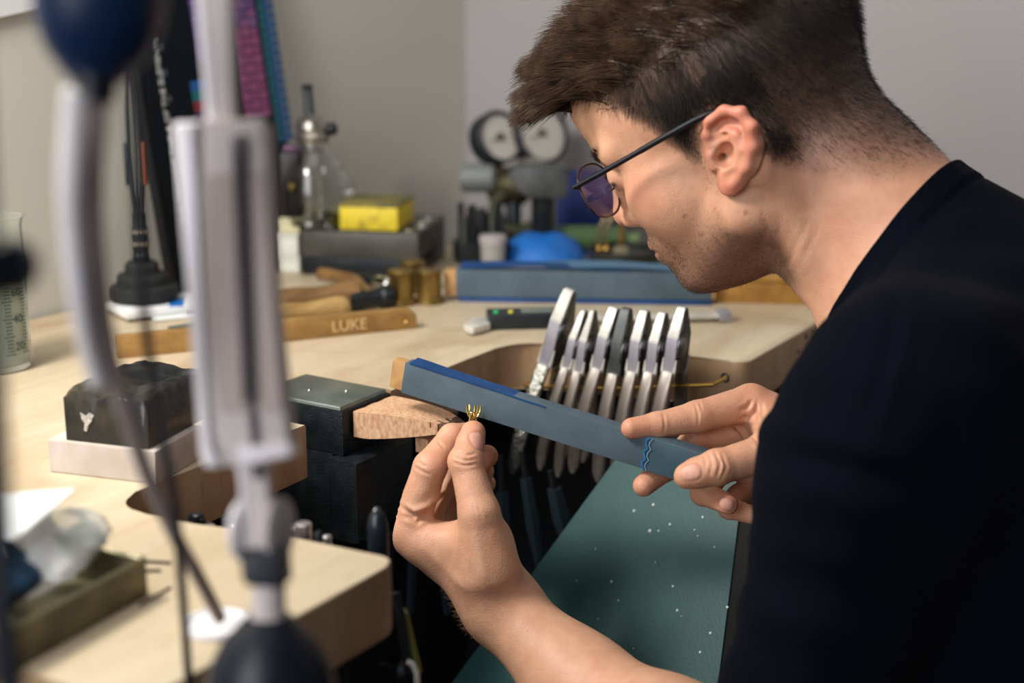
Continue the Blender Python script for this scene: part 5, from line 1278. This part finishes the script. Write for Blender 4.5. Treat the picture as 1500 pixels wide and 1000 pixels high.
# left thumb and web
for c in (((664, 668), (680, 674), (698, 672)), ((662, 676), (680, 681), (700, 678)), ((668, 662), (684, 667), (697, 664))): crease(c, 0.995, 0.9, 0.55)
for c in (((586, 742), (606, 756), (630, 745), (644, 732)), ((596, 748), (614, 758), (636, 747)), ((590, 754), (612, 764), (634, 753))): crease(c, 1.015, 1.6, 1.3)
for c in (((700, 738), (708, 755)), ((692, 735), (700, 748))): crease(c, 1.0, 0.9, 0.25)
for c in (((606, 684), (618, 690), (632, 696)), ((610, 676), (626, 684)), ((640, 648), (650, 658))): crease(c, 1.01, 0.9, 0.5)
# right hand
for c in (((1040, 664), (1043, 680), (1040, 696)), ((1048, 662), (1055, 678), (1050, 700)), ((1058, 664), (1064, 684), (1056, 704)), ((1034, 668), (1036, 682))): crease(c, 0.955, 0.9, 0.55)
for c in (((1018, 588), (1022, 606), (1022, 622)), ((1024, 586), (1028, 600)), ((970, 604), (972, 622), (970, 634))): crease(c, 1.005, 0.8, 0.4)
for c in (((1082, 600), (1094, 596), (1102, 586)), ((1084, 612), (1098, 612), (1110, 596)), ((1110, 588), (1106, 606), (1102, 630)), ((1116, 590), (1113, 612)), ((1076, 622), (1090, 634), (1100, 650))): crease(c, 1.015, 1.3, 0.8)
for c in (((714, 852), (703, 800), (695, 755)), ((690, 862), (644, 824), (606, 790))): crease(c, 1.01, 4.0, -0.45, 0.2)
for c in (((604, 750), (628, 742), (646, 728), (656, 704)),): crease(c, 1.01, 2.6, -1.0, 0.2)
# neck folds
for c in (((1122, 300), (1132, 330), (1128, 366)), ((1192, 318), (1176, 352), (1168, 392)), ((1208, 330), (1192, 362), (1180, 398)), ((1150, 310), (1152, 344))): crease(c, 0.93, 1.3, 0.3)
nail = np.zeros(len(bp)); nedge = np.zeros(len(bp))
def nail_at(px, py, d, axis_px, hl_, hw, side=None):
    """flat oval plate with a rim groove; axis_px points from the root of the nail to its tip"""
    global disp
    c = mm(px, py, d); ax = RT*axis_px[0]-UP*axis_px[1]; ax = unit(ax)
    near = np.linalg.norm(bp-c, axis=1); i0 = np.argmin(near + (bn @ FW > -0.1)*50); c = bp[i0]; nn = bn[i0]
    ax = unit(ax-nn*(ax @ nn)); sd = np.cross(nn, ax)
    m = np.nonzero((near < 30) & (np.linalg.norm(bp-c, axis=1) < 16) & (bn @ nn > 0.15))[0]
    u = ((bp[m]-c) @ ax)/hl_; v = ((bp[m]-c) @ sd)/hw
    r = (np.abs(u)**3+np.abs(v)**3)**(1/3)
    nail[m] = np.maximum(nail[m], np.clip((1.06-r)*9, 0, 1)); nedge[m] = np.maximum(nedge[m], np.exp(-((r-1.0)/0.10)**2))
    disp[m] += -0.45*np.exp(-((r-1.02)/0.12)**2) + 0.15*np.clip((1-r)*5, 0, 1)
nail_at(701, 645, 1.006, (0.15, -1), 7.2, 6.0)
nail_at(1011, 690, 0.955, (-1, 0.12), 7.0, 5.8)
nail_at(1060, 739, 0.985, (1, 0.35), 5.6, 4.4)
# pores and fine irregularity
disp += 0.06*np.sin(bp[:, 0]*1.9+bp[:, 2]*1.1)*np.sin(bp[:, 1]*1.7-bp[:, 2]*2.3)
bp = bp + bn*disp[:, None]

# ---------------------------------------------------------------- skin colours
q = tohead(bp)
base = np.tile(np.array(srgb(212, 162, 131)[:3]), (len(bp), 1))
def blend(col, w): global base; w = np.clip(w, 0, 1)[:, None]; base = base*(1-w)+np.array(col[:3])*w
def spot(c, r): return np.exp(-(np.linalg.norm(q-np.array(c), axis=1)/r)**2)
head_m = np.linalg.norm(q-V3(0, 0, 10), axis=1) < 170
red = srgb(190, 110, 88)
earm = np.zeros(len(bp))
for s in (-1, 1):
    k_ = np.abs(q[:, 1]*s-76) < 40; earm[k_] = np.maximum(earm[k_], np.clip((2.5-f_ear(q[k_], s))/2.0, 0, 1)*np.clip((q[k_, 1]*s-66)/3, 0, 1))
for s in (-1, 1):
    er = np.clip((np.linalg.norm((q-V3(EX-6, 76*s, -10))/V3(1, 1, 1.3), axis=1)-7)/12, 0, 1); blend(srgb(206, 118, 96), earm*(q[:, 1]*s > 0)*(0.25+0.45*er))
    blend(red, spot((66, 50*s, -8), 17)*0.55)
    blend(srgb(196, 120, 98), spot((111, 0, -20), 13)*0.4)
blend(srgb(190, 122, 96), head_m*0.25*np.clip((-q[:, 0]-10)/40, 0, 1)*np.clip((20-q[:, 2])/30, 0, 1))
# lips
lip = np.exp(-((q[:, 2]+51)/7.5)**4)*np.clip((q[:, 0]-88)/4, 0, 1)*np.clip((22-np.abs(q[:, 1]))/5, 0, 1); blend(srgb(182, 104, 90), lip*0.7)
# stubble: jaw, chin, upper lip, sideburn
nz = lambda f: np.sin(q[:, 0]*f+1.3*np.sin(q[:, 1]*f*0.7))*np.sin(q[:, 2]*f*1.1+np.sin(q[:, 0]*f*0.9))
jl = np.clip((-34-q[:, 2]+0.30*np.clip(q[:, 0]-62, -200, 60)*0 + 0.10*(30-q[:, 0]))/26, 0, 1)
jaw = np.clip((70-np.abs(q[:, 1]))/6, 0, 1)*jl*np.clip((q[:, 0]+22)/22, 0, 1)*np.clip((q[:, 2]+120)/14, 0, 1)
must = np.exp(-((q[:, 2]+38)/8)**2)*np.clip((q[:, 0]-78)/10, 0, 1)
side = np.exp(-((q[:, 0]-8)/15)**4)*np.clip((q[:, 2]+40)/20, 0, 1)*np.clip((40-q[:, 2])/20, 0, 1)*(np.abs(q[:, 1]) > 45)*(np.abs(q[:, 1]) < 76)
jaw = jaw*(1-0.8*lip)
blend(srgb(98, 76, 62), head_m*(0.78*jaw+0.4*must*(1-lip)+0.35*side)*(0.85+0.15*nz(1.3)))
# scalp under the hair
def hairline(q):
    """signed: >0 inside the hair"""
    x, y, z = q[:, 0], np.abs(q[:, 1]), q[:, 2]
    # lower edge of the hair in z, walking from the forehead back to the nape
    xs = np.array([-120, -95, -75, -55, -38, -24, -12, 2, 14, 22, 30, 38, 50, 62, 72, 84, 120.0])
    zs = np.array([-80, -76, -66, -54, -38, -10, 14, 16, -6, -4, 16, 34, 50, 64, 74, 79, 82.0])
    a = z-np.interp(x, xs, zs)
    a = np.where((np.abs(y) < 40) & (x > 40), z-(80-0.006*np.clip(y, 0, 60)**2), a)
    return a
ha = hairline(q)
blend(srgb(38, 30, 26), head_m*(1-earm)*(1-np.exp(-np.clip(ha+4, 0, 99)/np.where(q[:, 0] < -10, 22, 9)))*0.9)
# brows and lashes
for s in (-1, 1):
    dd, _ = segd(q, V3(99, 14*s, 30), V3(84, 48*s, 33)); blend(srgb(70, 52, 40), np.exp(-(dd/6.0)**2)*0.75)
    dd, _ = segd(q, V3(95, 22*s, 6.6), V3(88, 42*s, 7)); blend(srgb(48, 34, 28), np.exp(-(dd/2.6)**2)*0.9)
# moles
for c, r in (((60, 60, -30), 2.2), ((68, 56, -26), 1.6), ((52, 60, -50), 2.0), ((15, 64, -38), 1.6)):
    dd = np.linalg.norm(q-np.array(c), axis=1); blend(srgb(104, 60, 46), np.exp(-(np.maximum(0, dd-6)/r)**2)*0)
def mole(px, py, r, a=0.8):
    p0, v = np.array(CAM)*1000, unit(ray(px, py)); dv = bp-p0; t = dv @ v; dist = np.linalg.norm(dv-t[:, None]*v, axis=1)
    m = (dist < r*4) & (bn @ v < -0.1); 
    if m.any(): m &= t < t[m].min()+25
    blend(srgb(110, 62, 46), m*np.exp(-(dist/r)**2)*a)
for a in ((1003, 316, 1.5), (982, 308, 1.3, 0.5), (1027, 344, 1.4, 0.6), (1093, 312, 1.3, 0.6), (945, 190, 1.2, 0.3), (930, 180, 1.0, 0.3), (968, 250, 1.2, 0.3)): mole(*a)
# hands: warmer knuckles and fingertips
for c, r, a in ((LT[3], 16, 0.5), (LT[2], 12, 0.25), (LI[1], 14, 0.35), (LI[0], 16, 0.35), (LI[3], 14, 0.4), (LM[3], 14, 0.5), (RI[3], 16, 0.45), (RI[1], 14, 0.2), (RI[0], 18, 0.5), (RM[3], 15, 0.45), (RM[1], 14, 0.25), (RT_[3], 15, 0.35), (RT_[2], 13, 0.3), (RR_[3], 14, 0.5)):
    blend(srgb(206, 128, 102), np.exp(-(np.linalg.norm(bp-c, axis=1)/r)**2)*a)
blend(srgb(220, 166, 148), nail*0.85); blend(srgb(150, 92, 74), nedge*0.35)
# ---------------------------------------------------------------- into Blender
for v, p in zip(bmb.verts, bp): v.co = tuple(p/1000)
me = bpy.data.meshes.new('body'); bmb.to_mesh(me); bmb.free()
ca = me.color_attributes.new('skin', 'FLOAT_COLOR', 'POINT'); buf = np.ones((len(bp), 4), np.float32); buf[:, :3] = base; ca.data.foreach_set('color', buf.ravel())
for p in me.polygons: p.use_smooth = True
MS = bpy.data.materials.new('skin'); MS.use_nodes = True; nt = MS.node_tree; N = nt.nodes; Lk = nt.links; b = N['Principled BSDF']
an = N.new('ShaderNodeAttribute'); an.attribute_name = 'skin'
tcn = N.new('ShaderNodeTexCoord')
n1 = N.new('ShaderNodeTexNoise'); n1.inputs['Scale'].default_value = 90; n1.inputs['Detail'].default_value = 5; Lk.new(tcn.outputs['Object'], n1.inputs['Vector'])
rmp = N.new('ShaderNodeValToRGB'); rmp.color_ramp.elements[0].position = 0.3; rmp.color_ramp.elements[1].position = 0.7
rmp.color_ramp.elements[0].color = (0.86, 0.78, 0.74, 1); rmp.color_ramp.elements[1].color = (1.0, 1.0, 1.0, 1)
Lk.new(n1.outputs['Fac'], rmp.inputs['Fac'])
mxx = N.new('ShaderNodeMixRGB'); mxx.blend_type = 'MULTIPLY'; mxx.inputs['Fac'].default_value = 0.8
Lk.new(an.outputs['Color'], mxx.inputs['Color1']); Lk.new(rmp.outputs['Color'], mxx.inputs['Color2']); Lk.new(mxx.outputs['Color'], b.inputs['Base Color'])
b.inputs['Roughness'].default_value = 0.48; b.inputs['Specular IOR Level'].default_value = 0.42
b.inputs['Subsurface Weight'].default_value = 0.12; b.inputs['Subsurface Radius'].default_value = (1.0, 0.35, 0.18); b.inputs['Subsurface Scale'].default_value = 0.004
n2 = N.new('ShaderNodeTexVoronoi'); n2.inputs['Scale'].default_value = 1100; Lk.new(tcn.outputs['Object'], n2.inputs['Vector'])
n3 = N.new('ShaderNodeTexNoise'); n3.inputs['Scale'].default_value = 400; n3.inputs['Detail'].default_value = 4; Lk.new(tcn.outputs['Object'], n3.inputs['Vector'])
ad = N.new('ShaderNodeMath'); ad.operation = 'ADD'; Lk.new(n2.outputs['Distance'], ad.inputs[0]); Lk.new(n3.outputs['Fac'], ad.inputs[1])
bpn = N.new('ShaderNodeBump'); bpn.inputs['Strength'].default_value = 0.28; bpn.inputs['Distance'].default_value = 0.0006
Lk.new(ad.outputs[0], bpn.inputs['Height']); Lk.new(bpn.outputs['Normal'], b.inputs['Normal'])
person = thing('person', 'person with short brown hair and glasses in a black t-shirt bending over the bench', 'person', (0.955, -0.03, 0.0))
t = origin(person)
for v in me.vertices: v.co -= t
body = link('body', me, MS, person)
print('BODY', len(me.vertices), len(me.polygons))
# ---------------------------------------------------------------- hair: short sides, thicker combed-forward top
hb = q[head_m & (ha > -4) & (earm < 0.05)]; hw_ = bp[head_m & (ha > -4) & (earm < 0.05)]; hn = (bn[head_m & (ha > -4) & (earm < 0.05)]) @ HRM
hh = ha[head_m & (ha > -4) & (earm < 0.05)]
rh = np.random.default_rng(21)
def sample(n, wts):
    i = rh.choice(len(hb), n, p=wts/wts.sum()); return i, hb[i]+rh.normal(0, 0.9, (n, 3))
def strands(i, P0, length, dirv, lift, droop, npts, curl):
    n = len(i); N_ = hn[i]; dirv = dirv/np.linalg.norm(dirv, axis=1, keepdims=True)
    d = dirv*(1-lift[:, None])+N_*lift[:, None]; d = d/np.linalg.norm(d, axis=1, keepdims=True)
    out = np.zeros((n, npts, 3)); p = P0 - N_*1.0; out[:, 0] = p
    ph = rh.uniform(0, 6.28, (n, 1))
    for k in range(1, npts):
        w = np.concatenate([np.sin(ph+k*1.1), np.cos(ph*1.7+k*0.9), np.sin(ph*2.3+k)], 1)*curl
        d2 = d + droop[:, None]*np.array([[0.47, 0, -0.85]])*(k/(npts-1)) + w
        d2 = d2/np.linalg.norm(d2, axis=1, keepdims=True); p = p + d2*(length/(npts-1))[:, None]; out[:, k] = p
    return out
x, y, z = hb.T
ridge = 62 + 0.10*np.clip(x, -80, 90)*0 - 6*np.clip(-x/90, 0, 1)
topw = np.clip((z-ridge+10)/14, 0, 1)
# clumps give the top its tufted look
cl = rh.normal(0, 1, (700, 3)); clp = hb[rh.choice(len(hb), 700)]
def clump(P):
    k = np.zeros(len(P), int)
    for a in range(0, len(P), 4000): k[a:a+4000] = np.argmin(((P[a:a+4000, None]-clp[None])**2).sum(-1), 1)
    return cl[k], clp[k]
iT, pT = sample(34000, topw*(0.5+0.9*np.clip((x-20)/60, 0, 1))+1e-9)
ct, cp_ = clump(pT)
fx = np.clip((pT[:, 0]-20)/70, 0, 1)
fz = np.clip((pT[:, 2]-70)/40, 0, 1)
dT = np.stack([0.50-0.02*fx, 0.10*pT[:, 1]/70+0.20*fx, 0.50+0.20*fx-0.10*fx*fz], 1) + 0.22*ct + rh.normal(0, 0.09, (len(iT), 3))
edge = np.clip((hb[iT, 2]-ridge[iT]+4)/20, 0, 1)
lT = (17+24*edge+7*fx)*(0.62+0.45*rh.random(len(iT)))*(0.9+0.12*ct[:, 0].clip(-1, 1))
sT = strands(iT, pT, lT, dT, 0.34-0.04*fx, 0.35+0.60*fx, 7, 0.06)
sT = sT - (pT-cp_)[:, None]*0.62*(np.linspace(0, 1, 7)**1.6)[None, :, None]
sw = (1-0.6*topw)*np.clip((hh+3)/20, 0.03, 1)
iS, pS = sample(52000, sw+1e-9)
up_ = np.clip((hb[iS, 2]-8)/60, 0, 1); fade = np.clip((hh[iS]+2)/34, 0, 1)
lS = (1.6+3.2*fade+13*up_**1.5)*(0.8+0.4*rh.random(len(iS)))
dS = np.stack([-0.05-0.25*np.clip(-hb[iS, 0]/60, 0, 1)+0.45*np.clip((hb[iS, 0]-20)/40, 0, 1), np.zeros(len(iS)), -0.9*np.ones(len(iS))], 1)+rh.normal(0, 0.16, (len(iS), 3))
sS = strands(iS, pS, lS, dS, 0.30+0.0*up_, np.zeros(len(iS)), 4, 0.05)
# brows
bs = []
for s in (-1, 1):
    for k in range(150):
        t_ = rh.random(); c_ = np.array((99-15*t_**1.3, (14+34*t_)*s, 30+3*t_+rh.normal(0, 1.6)))
        v_ = c_/np.linalg.norm(c_); bs.append(c_)
bs = np.array(bs); bw = project(FB, HO+bs @ HRM.T, 4); bl = tohead(bw); bnn = grad(FB, bw) @ HRM
dB_ = np.stack([-0.3*np.ones(len(bl)), np.sign(bl[:, 1])*0.8, 0.35*np.ones(len(bl))], 1)+rh.normal(0, 0.12, (len(bl), 3))
dB_ /= np.linalg.norm(dB_, axis=1, keepdims=True)
sB = bl[:, None]+(dB_*0.8+bnn*0.3)[:, None]*np.linspace(0, 7, 4)[None, :, None]
# lashes
ls = []
for s in (-1, 1):
    for k in range(26):
        f = k/25; p0 = np.array((94.5-6.2*f, (24+18*f)*s, 6.8)); v_ = np.array((0.75, 0.25*s+0.4*(f-0.4)*s, -0.62))
        ls.append(np.stack([p0, p0+v_*3.2, p0+v_*6+np.array((0.7, 0, 1.2)), p0+v_*8+np.array((1.8, 0, 3.4))]))
ls = np.array(ls)
def hair_obj(name, sets, radii, m):
    n = sum(len(a) for a in sets); cu = bpy.data.hair_curves.new(name)
    cu.add_curves([a.shape[1] for a in sets for _ in range(len(a))])
    P = np.concatenate([a.reshape(-1, 3) for a in sets]); Wd = (HO+P @ HRM.T)/1000-np.array(origin(person))
    cu.position_data.foreach_set('vector', Wd.astype(np.float32).ravel())
    R_ = np.concatenate([np.tile(np.linspace(1, 0.35, a.shape[1])*r_, len(a)) for a, r_ in zip(sets, radii)])
    at_ = cu.attributes.get('radius') or cu.attributes.new('radius', 'FLOAT', 'POINT'); at_.data.foreach_set('value', R_.astype(np.float32))
    o = bpy.data.objects.new(name, cu); C.objects.link(o); cu.materials.append(m); o.parent = person; return o
M_hair = mat('brown_hair', srgb(96, 70, 50), 0.5, col2=srgb(40, 29, 22), scale=90, spec=0.25)
M_hair2 = mat('shaded_side_hair', srgb(30, 24, 21), 0.55, spec=0.3)  # sides darker than the top: shade put into the hair colour
hair_obj('hair', [sT], [0.00019], M_hair)
hair_obj('hair_sides', [sS], [0.000095], M_hair2)
jm = np.nonzero(head_m & (earm < 0.05) & ((0.9*jaw+0.5*must*(1-lip)+0.5*side) > 0.12))[0]
jw = (0.9*jaw+0.5*must*(1-lip)+0.5*side)[jm]; js = rh.choice(jm, 9000, p=jw/jw.sum())
jn = bn[js] @ HRM; jd = jn*0.45+np.array((0.1, 0, -0.9))+rh.normal(0, 0.25, (len(js), 3)); jd /= np.linalg.norm(jd, axis=1, keepdims=True)
jp = q[js]+rh.normal(0, 0.9, (len(js), 3))*(1-np.abs(jn))-jn*0.1
sJ = jp[:, None]+jd[:, None]*np.array((0.0, 0.6, 1.2))[None, :, None]
hair_obj('stubble', [sJ], [0.00007], mat('stubble_hair', srgb(60, 46, 38), 0.6))
fa = np.nonzero((np.linalg.norm(bp-fl(LWR, LEL, 0.4), axis=1) < 130) & (np.linalg.norm(bp-lwb, axis=1) > 18) & (bn @ FW < 0.3))[0]
fs_ = rh.choice(fa, 1500); fax = unit(LWR-LEL)
fd_ = (0.75*fax+0.45*unit(np.array(RT)*-0.3-np.array(UP)))+rh.normal(0, 0.2, (len(fs_), 3))+bn[fs_]*0.18; fd_ /= np.linalg.norm(fd_, axis=1, keepdims=True)
fp_ = tohead(bp[fs_]+rh.normal(0, 0.6, (len(fs_), 3))*0.5-bn[fs_]*0.3); fdh = fd_ @ HRM
sF = fp_[:, None]+fdh[:, None]*(np.linspace(0, 1, 4)[None, :, None]*(3+3.5*rh.random((len(fs_), 1, 1))))
hair_obj('arm_hair', [sF], [0.00004], mat('fine_arm_hair', srgb(150, 112, 80), 0.5))
hair_obj('eyebrows', [sB], [0.00011], M_hair)
hair_obj('eyelashes', [ls], [0.00010], M_hair)
# ---------------------------------------------------------------- black t-shirt, trousers, stool
def f_shirt(P):
    d = f_rc(P, C7+V3(0, -42, -58), V3(955, 40, 800), 92, 132)
    d = smin(d, f_rc(P, V3(955, 40, 800), V3(955, -30, 600), 132, 146), 60)
    d = smin(d, f_rc(P, LSH, RSH, 63, 63), 60)
    for s in (-1, 1): d = smin(d, f_rc(P, V3(955+s*58, 140, 900), V3(955+s*52, -10, 740), 108, 114), 50)
    for s in (-1, 1): d = smin(d, f_rc(P, V3(955+s*66, 130, 780), V3(955+s*64, -10, 620), 122, 122), 50)
    d = smin(d, f_rc(P, STERN+V3(-60, -42, -52), STERN+V3(60, -42, -52), 68, 68), 60)
    for S_ in (LSH, RSH): d = smin(d, f_rc(P, C7+V3(0, 6, -20), S_, 43, 54), 46)
    d = smin(d, f_rc(P, SK1, C7+V3(0, 12, -4), 52, 57), 30)
    d = smin(d, f_rc(P, SK2, STERN+V3(0, -40, 34), 46, 53), 30)
    return d
def f_lsleeve(P):
    ax_ = unit(LEL-LSH)
    return f_chain(P, [LSH, fl(LSH, LEL, 0.20)-np.array(RT)*9, fl(LSH, LEL, 0.45), fl(LSH, LEL, 1.15)], [57, 62, 51, 46], 24)
def f_rsleeve(P): return f_chain(P, [RSH, fl(RSH, RELB, 0.4), fl(RSH, RELB, 1.1)], [63, 62, 56], 20)
SG = [grp(f_shirt, 0, 175, C7, V3(955, -30, 600), LSH, RSH, SK1), grp(f_lsleeve, 34, 80, LSH, fl(LSH, LEL, 1.15)), grp(f_rsleeve, 34, 80, RSH, fl(RSH, RELB, 1.1))]
FS = field(SG)
sv, sq = surface_nets(SG, (600, -280, 440), (1290, 420, 1180), 3.2)
Fp, Bp, Np = mm(1204, 486, 0.955), mm(1404, 243, 0.955), mm(1292, 330, 0.905)
cn = unit(np.cross(Bp-Fp, Np-Fp)); 
if cn @ (HO-Fp) < 0: cn = -cn
bms = bmesh.new(); VV = [bms.verts.new(tuple(p)) for p in sv]
for f in sq:
    try: bms.faces.new([VV[j] for j in f])
    except ValueError: pass
def clip(co, no, near=None, rad=1e9):
    geo = list(bms.verts)+list(bms.edges)+list(bms.faces)
    if near is not None:
        fs = [f for f in bms.faces if (f.calc_center_median()-Vector(near)).length < rad]
        geo = list({v for f in fs for v in f.verts})+list({e for f in fs for e in f.edges})+fs
    r_ = bmesh.ops.bisect_plane(bms, geom=geo, plane_co=Vector(co), plane_no=Vector(no), clear_outer=True, clear_inner=False)
clip(Fp, cn)
la = unit(LEL-LSH); lh = fl(LSH, LEL, 0.93)
clip(lh, la+V3(0.10, 0.0, 0.0), lh+la*70, 128)
ra = unit(RELB-RSH); rhh = fl(RSH, RELB, 0.85)
clip(rhh, ra, rhh+ra*70, 125)
clip(V3(955, -30, 560), V3(0, 0, -1))
bms.verts.index_update()
sp_ = np.array([v.co for v in bms.verts], float)
bnd = np.array([any(e.is_boundary for e in v.link_edges) for v in bms.verts])
pr = project(FS, sp_, 2); sp_ = np.where(bnd[:, None], sp_, pr); sn = grad(FS, sp_, 1.0)
# cloth folds: ridges and valleys laid through the pixels, plus slack drape
sd_ = np.zeros(len(sp_))
def fold(pxs, d, w, a):
    pts = [mm(px, py, d) for px, py in pxs]; flat = lambda P: P-np.outer((P-pts[0]) @ FW, FW)
    m = np.nonzero((sn @ FW < 0.15) & (np.linalg.norm(sp_-sum(pts)/len(pts), axis=1) < 260))[0]; Q = flat(sp_[m])
    dist = np.full(len(m), 1e3); tt = np.zeros(len(m))
    for i in range(len(pts)-1):
        dd, h = segd(Q, flat(pts[i][None])[0], flat(pts[i+1][None])[0]); b_ = dd < dist; dist[b_] = dd[b_]; tt[b_] = (i+h[b_])/(len(pts)-1)
    fade = np.clip(np.minimum(tt, 1-tt)*3.5, 0, 1)**0.7
    sd_[m] += 0.95*a*np.exp(-(dist/(w*1.5))**2)*fade
fold([(1100, 655), (1125, 628), (1170, 636), (1230, 652), (1290, 668)], 0.86, 6, 4.0)
fold([(1104, 690), (1130, 656), (1180, 662), (1250, 684), (1310, 700)], 0.86, 6, -3.5)
fold([(1115, 730), (1150, 700), (1210, 715), (1280, 750)], 0.86, 9, 2.0)
fold([(1196, 640), (1222, 560), (1248, 480), (1276, 420), (1320, 370)], 0.88, 3.0, -2.2)
fold([(1206, 640), (1234, 560), (1262, 480), (1290, 424)], 0.88, 4.0, 1.6)
fold([(1276, 420), (1330, 380), (1390, 345), (1440, 300)], 0.90, 6, 3.0)
fold([(1290, 440), (1350, 400), (1410, 365)], 0.90, 7, -2.5)
fold([(1212, 500), (1240, 440), (1280, 390)], 0.91, 5, 2.0)
fold([(1098, 815), (1140, 790), (1200, 800), (1270, 850)], 0.84, 8, 2.6)
fold([(1090, 850), (1140, 830), (1210, 850), (1290, 900)], 0.84, 9, -2.6)
fold([(1075, 905), (1120, 890), (1190, 920)], 0.83, 8, 2.2)
fold([(1380, 560), (1360, 680), (1340, 800), (1330, 900)], 0.80, 10, -3.0)
fold([(1420, 560), (1405, 700), (1380, 850)], 0.80, 12, 3.0)
sd_ += 1.1*np.sin(sp_[:, 0]*0.055+0.03*sp_[:, 2]+np.sin(sp_[:, 1]*0.04)*2)*np.sin(sp_[:, 2]*0.045+sp_[:, 1]*0.03) + 0.4*np.sin(sp_[:, 2]*0.16+sp_[:, 0]*0.09)
# ribbed neckband: raised strip along the opening with a stitched groove
dc_ = (Fp-sp_) @ cn
nb_ = np.linalg.norm(sp_-(Fp+Bp)/2, axis=1) < 170
sd_ += nb_*(1.3*np.clip((17-dc_)/1.5, 0, 1) - 0.9*np.exp(-((dc_-18.5)/1.3)**2))
sp_ = sp_ + sn*sd_[:, None]
for v, p in zip(bms.verts, sp_): v.co = tuple(p/1000-np.array(origin(person)))
mes = bpy.data.meshes.new('t_shirt'); bms.to_mesh(mes); bms.free()
for p in mes.polygons: p.use_smooth = True
M_shirt = mat('black_cotton', srgb(6, 10, 19), 0.9, col2=srgb(5, 8, 16), scale=300, bump=0.35, bscale=1500, dist=0.0005, spec=0.04)
M_shirt.node_tree.nodes['Principled BSDF'].inputs['Sheen Weight'].default_value = 0.01
shirt = link('t_shirt', mes, M_shirt, person)
so = shirt.modifiers.new('thick', 'SOLIDIFY'); so.thickness = 0.0016; so.offset = -1
# trousers and stool, below the frame, carrying him
def f_tr(P):
    d = f_rc(P, V3(955, -30, 560), V3(955, -30, 640), 140, 140)
    for s in (-1, 1):
        h_ = V3(955+s*85, -20, 545); k_ = V3(955+s*120, 345, 500); a_ = V3(955+s*110, 250, 60)
        d = smin(d, f_chain(P, [h_, k_, a_], [92, 66, 52], 20), 30)
    return d
tv, tq = surface_nets([(V3(955, 150, 400), 900, f_tr, 0)], (690, -230, 0), (1220, 480, 800), 9.0)
keep = tv[:, 2].max()
met = bpy.data.meshes.new('trousers'); met.from_pydata((tv/1000-np.array(origin(person))).tolist(), [], tq.tolist())
for p in met.polygons: p.use_smooth = True
link('trousers', met, mat('dark_jeans', srgb(44, 46, 54), 0.85, col2=srgb(34, 36, 44), scale=200), person)
for s in (-1, 1):
    fx_ = 0.955+s*0.110
    part('shoe', MB().prism([(-0.045, -0.06), (0.045, -0.06), (0.05, 0.08), (0.035, 0.19), (-0.03, 0.19), (-0.05, 0.08)], 0.001, 0.06, bev=0.02, seg=3, fr=((fx_, 0.27, 0.0), (1, 0, 0), (0, 1, 0), (0, 0, 1))), M_lampb, person)
stl = thing('work_stool', 'round padded work stool under the seated man', 'stool', (0.955, -0.03, 0))
part('seat', MB().lathe([(0, 0.37), (0.17, 0.37), (0.185, 0.38), (0.185, 0.405), (0.17, 0.414), (0, 0.414)], (0.955, -0.03, 0), 40), M_lampb, stl)
part('post', MB().tube([(0.955, -0.03, 0.05), (0.955, -0.03, 0.37)], 0.025, 18), M_jawg, stl)
for k in range(5):
    a = k*2*PI/5; part('leg', MB().tube([(0.955, -0.03, 0.06), (0.955+0.24*math.cos(a), -0.03+0.24*math.sin(a), 0.02)], [0.018, 0.012], 12), M_lampb, stl)
# ---------------------------------------------------------------- glasses
M_frame = mat('black_glasses_frame', srgb(12, 14, 22), 0.5, spec=0.3)
M_rim = mat('steel_rim', srgb(120, 108, 108), 0.25, 0.9)
M_lens = mat('tinted_coated_lens', (0.94, 0.90, 0.97, 1), 0.0, trans=1.0, ior=1.25, coat=0.6)
H = lambda x, y, z: h2w((x, y, z))/1000
gls = thing('glasses', 'thin black and steel glasses worn by the man', 'glasses', H(100, 0, 10))
LX = 104
def rimp(s, k=1.0): return [(LX, s*(33.5+29.5*k*math.copysign(abs(math.cos(a))**0.85, math.cos(a))), 9+20.5*k*math.copysign(abs(math.sin(a))**0.85, math.sin(a))) for a in np.linspace(0, 2*PI, 48, endpoint=False)]
for s, nm in ((1, 'lens'), (-1, 'lens')):
    part('rim', MB().tube([H(*p) for p in rimp(s)], 0.0009, 8, close=True), M_rim, gls)
    b = MB(); rings = [[b.bm.verts.new(tuple(H(*p))) for p in rimp(s, k)] for k in (0.99, 0.7, 0.4, 0.12)]
    for A_, B_ in zip(rings, rings[1:]):
        for j in range(48): b.bm.faces.new((A_[j], A_[(j+1) % 48], B_[(j+1) % 48], B_[j]))
    b.bm.faces.new(rings[-1]); part('lens', b.solid(0.0012), M_lens, gls, 60)
    part('hinge', MB().tube([H(LX, s*62, 16), H(LX, s*69, 18), H(LX-3, s*72, 18)], [0.0012, 0.0022, 0.0022], 8), M_frame, gls)
    part('temple', MB().tube(bez([H(LX-1, s*72, 18), H(74, s*74.5, 18), H(44, s*76, 18.5), H(18, s*77, 19), H(-2, s*77.0, 19), H(-14, s*75.5, 17.0), H(-30, s*73.5, 9)], 6), [0.0020]*12+[0.0022]*14+[0.0026]*11, 10), M_frame, gls)
    part('nose_pad', MB().ball(H(98, s*10, 6), 0.0042, (0.45, 0.5, 1.2), 12), mat('clear_pad', (0.95, 0.93, 0.9, 1), 0.1, trans=0.8), gls)
    part('pad_arm', MB().tube([H(LX, s*12.5, 14), H(LX+2, s*10.5, 11), H(99, s*10, 7)], 0.0005, 6), M_rim, gls)
part('bridge', MB().tube(bez([H(LX, 12, 15), H(LX+3.5, 5, 19), H(LX+3.5, -5, 19), H(LX, -12, 15)], 5), 0.0010, 8), M_rim, gls)
